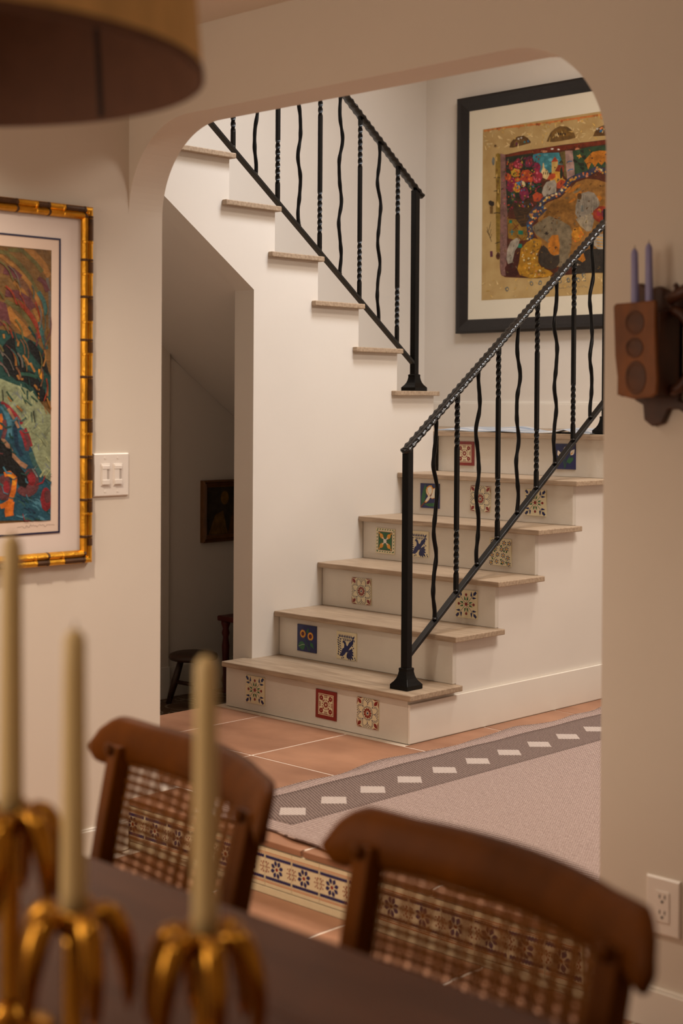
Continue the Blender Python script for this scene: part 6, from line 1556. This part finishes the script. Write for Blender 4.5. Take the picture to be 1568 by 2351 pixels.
MB().tube([(-1.63 + .08 * math.cos(3.75), .4 + .08 * math.sin(3.75), ZD + .1), (-1.63 + .08 * math.cos(3.75 + 2.094), .4 + .08 * math.sin(3.75 + 2.094), ZD + .1)], .009, 8).build('stretcher', DW, stl, (-1.63, .4, ZD + .1), smooth=True)
tb_ = tag(empty('turned_stand', (-1.66, .81, ZD)), 'dark red turned wooden stand half hidden behind the stair wall', 'stand')
prof = [(.016, 0), (.02, .01), (.014, .03), (.019, .06), (.013, .09), (.016, .16), (.018, .22), (.013, .26), (.019, .28), (.014, .30), (.022, .325), (.022, .335)]
for x, y in ((-1.74, .69), (-1.58, .69), (-1.74, .93), (-1.58, .93)): MB().lathe(prof, (x, y, ZD), 14).build('leg', RW, tb_, (x, y, ZD), smooth=True)
MB().box((-1.775, .665, ZD + .335), (-1.545, .955, ZD + .36)).build('top', RW, tb_, (-1.66, .7, ZD + .35), bevel=.006)
MB().box((-1.75, .69, ZD + .08), (-1.57, .93, ZD + .095)).build('shelf', RW, tb_, (-1.66, .7, ZD + .09), bevel=.003)

# cloth on the landing
CLO = mat('white_cloth', (214, 206, 196), .9, var=.6, vscale=7, rgb2=(92, 120, 150), stretch=(1, 2.5, 1))
mb = MB(); nu, nv = 60, 16; vs = []
for j in range(nv + 1):
    for i in range(nu + 1):
        u, v = i / nu, j / nv; x = -.93 + .84 * u; y = 1.225 + .42 * v + .02 * math.sin(u * 9)
        if u > .86: y += .0
        z = 1.083 + .006 * (1 + math.sin(u * 17 + v * 4)) * (.35 + .65 * v) + .006 * (1 + math.sin(u * 8 + 1.3)) * v + (.012 * max(0, 1 - abs(u - .83) / .06) * (1 - v))
        vs.append((x, y, z))
n = len(vs); fs = []
for j in range(nv):
    for i in range(nu):
        a = j * (nu + 1) + i; fs.append((a, a + 1, a + nu + 2, a + nu + 1)); fs.append((n + a, n + a + nu + 1, n + a + nu + 2, n + a + 1))
for i in range(nu): fs.append((i, n + i, n + i + 1, i + 1))
mb.add(vs + [(x, y, z - .003) for x, y, z in vs], fs)
tag(mb.build('folded_cloth', CLO, None, (-.5, 1.3, 1.08), smooth=True), 'rumpled white and blue cloth lying on the landing', 'cloth')

# ================================================================== carved wall candle box
CW = mat('carved_brown_wood', (122, 68, 16), .55, var=.35, vscale=18, stretch=(1, 1, .4), bump=.2, bscale=50); CWM = mat('medallion_wood', (86, 46, 14), .55, var=.35, vscale=18); CWD = mat('dark_carved_wood', (70, 36, 16), .5, var=.3, vscale=20)  # medallions use a darker tone of the box wood
LAV = mat('lavender_wax', (150, 146, 190), .35, spec=.4); WICK = mat('candle_wick', (60, 50, 42), .9)
cb = tag(empty('wall_candle_box', (1.76, YA, 1.18)), 'carved brown wooden candle box hanging on the right pier', 'candle holder')
# tapering box front with wavy sides
def boxrow(z, w, y): return (z, w, y)
frontpts = [(1.694, 1.415), (1.70, 1.42), (1.75, 1.421), (1.797, 1.424), (1.797, 1.37), (1.80, 1.31), (1.803, 1.26), (1.801, 1.228), (1.79, 1.221), (1.745, 1.217), (1.709, 1.225), (1.706, 1.26), (1.699, 1.31), (1.697, 1.36)]
front = MB().prism(frontpts, 'Y', -1.268, -1.256).build('front_panel', CW, cb, (1.75, -1.26, 1.32), bevel=.003)
for x, z, rx_, rz_ in ((1.748, 1.378, .024, .026), (1.748, 1.325, .022, .022), (1.752, 1.262, .026, .036)):
    rings = []
    for s_, d_ in ((1, 0), (.96, .0015), (.8, .002), (.74, .0008), (.3, .0016)):
        rings.append([(x + rx_ * s_ * math.cos(i * PI / 10), -1.268 - d_, z + rz_ * s_ * math.sin(i * PI / 10)) for i in range(20)])
    MB().loft(rings).build('carved_medallion', CWM, front, (x, -1.27, z))
MB().prism([(-1.256, 1.40), (-1.16, 1.41), (-1.16, 1.225), (-1.256, 1.225)], 'X', 1.698, 1.708).build('side_panel', CW, cb, (1.7, -1.2, 1.32), bevel=.002)
MB().prism([(-1.256, 1.40), (-1.16, 1.41), (-1.16, 1.225), (-1.256, 1.225)], 'X', 1.79, 1.80).build('side_panel', CWD, cb, (1.795, -1.2, 1.32), bevel=.002)
MB().box((1.708, -1.256, 1.222), (1.79, -1.16, 1.232)).build('bottom_panel', CWD, cb, (1.75, -1.2, 1.225))
back = [(1.685, 1.46), (1.70, 1.47), (1.72, 1.455), (1.75, 1.46), (1.79, 1.44), (1.81, 1.46), (1.83, 1.49), (1.86, 1.495), (1.88, 1.47), (1.93, 1.46), (1.93, 1.42), (1.86, 1.42), (1.80, 1.41), (1.80, 1.215), (1.86, 1.20), (1.93, 1.215), (1.93, 1.19), (1.84, 1.172), (1.80, 1.196), (1.775, 1.196), (1.76, 1.165), (1.735, 1.158), (1.715, 1.172), (1.712, 1.205), (1.69, 1.215)]
MB().prism(back, 'Y', -1.178, -1.16).build('back_plate', CWD, cb, (1.77, -1.17, 1.3), bevel=.003)
MB().tube([(1.80 + .052 * math.sin(a * PI / 14), -1.205, 1.32 + .085 * math.cos(a * PI / 14)) for a in range(15)], .012, 10).build('side_scroll', CWD, cb, (1.84, -1.2, 1.32), smooth=True)
MB().tube([(1.796, -1.215, 1.425), (1.83, -1.205, 1.445), (1.86, -1.19, 1.465)], [.012, .014, .016], 10).build('top_arm', CWD, cb, (1.83, -1.2, 1.44), smooth=True)
MB().lathe([(.001, 0), (.005, .004), (.004, .016), (.007, .022), (.001, .028)], (1.812, -1.21, 1.435), 10).build('peg', CWD, cb, (1.81, -1.21, 1.44), smooth=True)
def taper(x, y, z, L, r0, r1, mt, name, label, tilt=0.0, group=None, n=20):
    pr = [(.001, 0), (r0, 0)] + [(r0 + (r1 - r0) * t / 8, L * .96 * t / 8) for t in range(1, 9)] + [(r1 * .8, L * .98), (r1 * .4, L * .995), (.001, L)]
    e = tag(empty(name, (x, y, z)), label, 'candle', group)
    o = MB().lathe(pr, (x, y, z), n).build('wax', mt, e, (x, y, z), smooth=True); o.rotation_euler = (0, tilt, 0)
    w = MB().tube([(x, y, z + L - .002), (x + .001, y, z + L + .006)], .0007, 5).build('wick', WICK, e, (x, y, z)); w.rotation_euler = (0, tilt, 0)
    return e
taper(1.731, -1.235, 1.233, .306, .0105, .0075, LAV, 'taper_candle', 'shorter lavender candle, left of the pair in the wall candle box', -.02)
taper(1.760, -1.225, 1.233, .316, .0105, .0075, LAV, 'taper_candle', 'taller lavender candle, right of the pair in the wall candle box', -.02)

# ================================================================== dining table
TAB = mat('brown_table_wood', (104, 64, 42), .5, var=.25, vscale=5, rgb2=(84, 50, 31), spec=.25, stretch=(.7, 5, 5), bump=.03, bscale=20)
tbl = tag(empty('dining_table', (2.3, -3.32, ZD)), 'long brown wooden dining table in the foreground', 'table')
tx0, tx1, ty0, ty1 = 1.15, 3.05, -3.86, -2.78
for i in range(6):
    a, b_ = ty0 + (ty1 - ty0) * i / 6, ty0 + (ty1 - ty0) * (i + 1) / 6
    MB().box((tx0, a + .0006, .566), (tx1, b_ - .0006, .6)).build('plank', TAB, tbl, (2.1, (a + b_) / 2, .58), bevel=.002)
MB().box((tx0 + .1, ty0 + .1, .486), (tx1 - .1, ty0 + .125, .566)).box((tx0 + .1, ty1 - .125, .486), (tx1 - .1, ty1 - .1, .566)).build('apron', TAB, tbl, (2.1, -3.3, .53), bevel=.002)
for x in (tx0 + .14, tx1 - .14):
    for y in (ty0 + .14, ty1 - .14):
        MB().loft([sq((x, y), w, 0, z) for w, z in ((.05, ZD), (.06, ZD + .3), (.075, .44), (.08, .566))]).build('leg', TAB, tbl, (x, y, ZD), bevel=.004)

# ================================================================== caned chairs
CHW = mat('honey_brown_chair_wood', (114, 60, 4), .5, var=.3, vscale=9, rgb2=(80, 40, 2), stretch=(1, 1, .6), bump=.05, bscale=40, spec=.12)
CANE = mat('amber_cane', (112, 64, 12), .5, var=.3, vscale=60, spec=.12)
def caned_chair(name, label, X, Y, rz):
    e = tag(empty(name, (X, Y, ZD), rz), label, 'chair', 'caned dining chairs')
    def back_y(x, z):
        t = (z - .45) / .39
        return .185 + .085 * t ** 1.3 - (.055 * (x / .25) ** 2) * (.5 + .5 * t)
    # crest rail, rolled ends
    rings = []; N = 44
    for i in range(N + 1):
        x = -.276 + .552 * i / N; q = max(0, (abs(x) - .238) / .038); k = math.sqrt(max(0.03, 1 - q * q))
        zc = .805 - .004 * (x / .25) ** 2 - .012 * q; hh = .033 * (1 + .15 * min(1, max(0, (abs(x) - .17) / .06))) * k; th = .0125 * (.55 + .45 * k)
        ring = []
        for a in range(14):
            an = 2 * PI * a / 14; c_, s_ = math.cos(an), math.sin(an)
            uu = math.copysign(abs(c_) ** .6, c_) * th; zz = math.copysign(abs(s_) ** .7, s_) * hh
            ring.append((x, back_y(x, zc + zz) + uu + .008 * (zz / .036) ** 2, zc + zz))
        rings.append(ring)
    MB().loft(rings).build('crest_rail', CHW, e, (0, 0, 0), smooth=True)
    for s_ in (-1, 1):
        rings = []
        for i in range(22):
            z = .80 * i / 21
            if z < .45: x = s_ * (.185 + .018 * z / .45); y = .185 + .085 * ((.45 - z) / .45) ** 1.6
            else: x = s_ * (.203 + .008 * (z - .45) / .35); y = back_y(x, z)
            w, d_ = .017, (.019 if z < .5 else .0155)
            if z > .47: y -= .006
            rings.append([(x - w, y - d_, z), (x + w, y - d_, z), (x + w, y + d_, z), (x - w, y + d_, z)])
        MB().loft(rings).build('stile', CHW, e, (0, 0, 0), bevel=.004)
        o = MB().lathe([(.001, 0), (.011, 0), (.011, .004), (.005, .007), (.001, .0075)], (0, 0, 0), 12).build('stud', CHW, e, (0, 0, 0), smooth=True)
        o.location = (s_ * .211, back_y(.211, .795) - .027, .795); o.rotation_euler = (PI / 2, 0, 0)
        rings = []
        for i in range(10):
            t = i / 9; z = .43 * (1 - t); rings.append(sq((s_ * (.205 + .0 * t), -.2 - .06 * t ** 2), .036 - .012 * t, 0, z))
        MB().loft(rings[::-1]).build('front_leg', CHW, e, (0, 0, 0), bevel=.003)
    # seat frame and cane seat
    fr = MB(); ot = [(-.225, -.235), (.225, -.235), (.21, .19), (-.21, .19)]
    for i in range(4):
        a, b_ = ot[i], ot[(i + 1) % 4]; f_ = .8
        fr.prism([a, b_, (b_[0] * f_, b_[1] * f_), (a[0] * f_, a[1] * f_)], 'Z', .425, .455)
    fr.build('seat_frame', CHW, e, (0, 0, 0), bevel=.004)
    MB().box((-.175, -.185, .436), (.175, .15, .447)).build('cane_seat', CANE, e, (0, 0, 0))
    # back: lower rail and open cane panel
    rings = [[(x, back_y(x, .5) + dy, .5 + dz) for dy, dz in ((-.01, -.018), (.01, -.018), (.01, .018), (-.01, .018))] for x in [-.2 + .4 * i / 16 for i in range(17)]]
    MB().loft(rings).build('lower_back_rail', CHW, e, (0, 0, 0), bevel=.003)
    mb = MB(); p = .0155; pz = .0135; zlo, zhi = .515, .775
    def strip(pts, w, hor, off):
        vs = []; fs = []
        for x, z in pts:
            y = back_y(x, z) + off
            if hor: vs += [(x, y, z - w), (x, y - .0012, z), (x, y, z + w), (x, y + .001, z)]
            else: vs += [(x - w, y, z), (x, y - .0012, z), (x + w, y, z), (x, y + .001, z)]
        for k in range(len(pts) - 1):
            for q in range(4): fs.append((k * 4 + q, k * 4 + (q + 1) % 4, k * 4 + 4 + (q + 1) % 4, k * 4 + 4 + q))
        mb.add(vs, fs)
    for i in range(int(.41 / p) + 1):
        x = -.203 + p * i
        for d_ in (-.0026, .0026): strip([(x + d_, zlo + (zhi - zlo) * k / 38) for k in range(39)], .0025, False, .0016 * (1 if i % 2 else -1))
    for i in range(int((zhi - zlo) / pz) + 1):
        z = zlo + pz * i
        for d_ in (-.0022, .0022): strip([(-.207 + .414 * k / 52, z + d_) for k in range(53)], .0021, True, -.0008 * (1 if i % 2 else -1))
    o = mb.build('cane_panel', CANE, e, (0, 0, 0)); o['kind'] = 'stuff'
    return e
caned_chair('dining_chair', 'caned wooden dining chair nearest the right pier, in front of the rug', 2.402, -2.846, -.17)
caned_chair('dining_chair', 'caned wooden dining chair farther left, behind the brass candlesticks', 1.735, -2.745, -.25).scale = (1.06, 1, 1)

# ================================================================== brass palm candlesticks and candles
BRASS = mat('polished_brass', (196, 140, 52), .2, metal=1.0, var=.12, vscale=12, bump=.04, bscale=30)
IVORY = mat('ivory_wax', (238, 206, 146), .4, spec=.4)
def palm(label, X, Y, h, leaves, rot):
    e = tag(empty('brass_candlestick', (X, Y, .6)), label, 'candlestick', 'brass palm candlesticks')
    MB().lathe([(.001, 0), (.042, 0), (.044, .004), (.038, .009), (.022, .015), (.013, .022), (.011, .026)], (X, Y, .6), 28).build('base', BRASS, e, (X, Y, .6), smooth=True)
    pr = []; n = int(h / .012)
    for i in range(n):
        z = .024 + (h - .034) * i / n; pr += [(.0085, z), (.0105, z + (h - .034) / n * .75)]
    MB().lathe(pr + [(.009, h - .012)], (X, Y, .6), 16).build('trunk', BRASS, e, (X, Y, .6), smooth=True)
    MB().lathe([(.009, h - .014), (.013, h - .01), (.0145, h - .002), (.015, h + .012), (.0128, h + .012), (.0122, h), (.001, h)], (X, Y, .6), 20).build('candle_cup', BRASS, e, (X, Y, .6), smooth=True)
    for k in range(leaves):
        a = rot + 2 * PI * k / leaves; R = .047; path = []; rad = []
        for i in range(13):
            t = i / 12; r_ = .010 + R * math.sin(t * PI * .56) / math.sin(PI * .56) * .82; z = h - .004 + .014 * math.sin(PI * min(1, t * 1.6)) - .078 * t ** 2.4
            path.append((X + r_ * math.cos(a), Y + r_ * math.sin(a), .6 + z)); rad.append(.0042 + .0072 * math.sin(PI * min(1, t ** .8)) ** .8 if t < 1 else .001)
        MB().tube(path, rad, 10).build('leaf', BRASS, e, (X, Y, .6), smooth=True)
    return e
cs = [((2.285, -3.167), 0.201, 'tallest brass palm candlestick, at the left edge of the picture', 'ivory candle in the tallest brass candlestick at the left edge', .275, 6, .2),
      ((2.428, -3.197), .146, 'short brass palm candlestick, second from the left', 'ivory candle standing second from the left', .258, 5, 1.0),
      ((2.512, -3.117), .128, 'short brass palm candlestick, rightmost of the three', 'ivory candle standing rightmost of the three', .254, 6, .55)]
for (x, y), h, l1, l2, L, nl, rt_ in cs:
    palm(l1, x, y, h, nl, rt_)
    taper(x, y, .6 + h + .001, L, .0118, .0098, IVORY, 'taper_candle', l2, .0)

# ================================================================== drum lamp over the table
SHO = mat('tan_linen_shade', (240, 190, 120), .85, var=.1, vscale=60, stretch=(1, 1, .2)); SHI = mat('dark_brown_lining', (112, 72, 50), .8, var=.08, vscale=30); SEAM = mat('dark_seam', (48, 28, 18), .8)
lc = (2.07, -3.155); lz = 1.552; LR = .312; LH = .26
lamp = tag(empty('pendant_lamp', (lc[0], lc[1], lz)), 'large drum lampshade, tan outside and dark brown inside, hanging at upper left', 'lamp')
def cyl(r0, r1, z0, z1, th, n=96):
    mb = MB(); ring = lambda r_, z: [(lc[0] + r_ * math.cos(2 * PI * k / n), lc[1] + r_ * math.sin(2 * PI * k / n), z) for k in range(n)]
    return mb.loft([ring(r0, z0), ring(r1, z1), ring(r1 - th, z1), ring(r0 - th, z0)], closed=True)
cyl(LR, LR * .93, lz, lz + LH, .0012).build('shade', SHO, lamp, (*lc, lz), smooth=False)
cyl(LR - .0016, LR * .93 - .0016, lz + .001, lz + LH - .001, .0012).build('lining', SHI, lamp, (*lc, lz))
cyl(LR + .0012, LR + .001, lz - .001, lz + .008, .005).build('lower_rim', SHI, lamp, (*lc, lz))
a = math.radians(102)
for aa in (a, a + PI):
    c_, s_ = math.cos(aa), math.sin(aa); r0, r1 = LR - .004, LR * .93 - .004; t = Vector((-s_, c_, 0)) * .004
    MB().add([Vector((lc[0] + r0 * c_, lc[1] + r0 * s_, lz + .002)) - t, Vector((lc[0] + r0 * c_, lc[1] + r0 * s_, lz + .002)) + t, Vector((lc[0] + r1 * c_, lc[1] + r1 * s_, lz + LH)) + t, Vector((lc[0] + r1 * c_, lc[1] + r1 * s_, lz + LH)) - t], [(0, 1, 2, 3)]).build('seam', SEAM, lamp, (*lc, lz))
for k in range(3):
    aa = .4 + k * 2 * PI / 3
    MB().tube([(lc[0], lc[1], lz + LH - .02), (lc[0] + LR * .93 * math.cos(aa), lc[1] + LR * .93 * math.sin(aa), lz + LH - .006)], .0025, 6).build('spider_arm', IRON, lamp, (*lc, lz))
MB().lathe([(.001, 0), (.016, 0), (.018, .02), (.018, .06), (.01, .07), (.001, .07)], (lc[0], lc[1], lz + LH - .08), 16).build('socket', IRON, lamp, (*lc, lz))
MB().lathe([(.001, -.11), (.012, -.105), (.026, -.08), (.03, -.055), (.024, -.03), (.014, -.01), (.013, 0)], (lc[0], lc[1], lz + LH - .08), 18).build('bulb', mat('frosted_bulb', (220, 214, 204), .3), lamp, (*lc, lz), smooth=True)
MB().tube([(lc[0], lc[1], lz + LH - .015), (lc[0], lc[1], ZC - .02)], .004, 8).build('cord', IRON, lamp, (*lc, lz))
MB().lathe([(.001, -.03), (.03, -.028), (.055, -.012), (.06, 0)], (lc[0], lc[1], ZC), 24).build('ceiling_canopy', IRON, lamp, (*lc, ZC), smooth=True)

# recessed downlight trims in the dining ceiling
for i, (x, y) in enumerate([(.5, -2.05), (3.1, -2.3), (3.1, -4.4), (.95, -4.4)]):
    w_ = ['white recessed downlight ring near the left wall and arch', 'white recessed downlight ring nearest the right pier', 'white recessed downlight ring behind the camera', 'white recessed downlight ring at the far left corner'][i]
    tag(MB().lathe([(.05, 0), (.068, 0), (.07, -.004), (.062, -.008), (.05, -.004)], (x, y, ZC), 28).build('downlight', TRIMW, None, (x, y, ZC), smooth=True), w_, 'lamp', 'recessed downlights')

for o in bpy.data.objects:
    if '_w' in o: del o['_w']
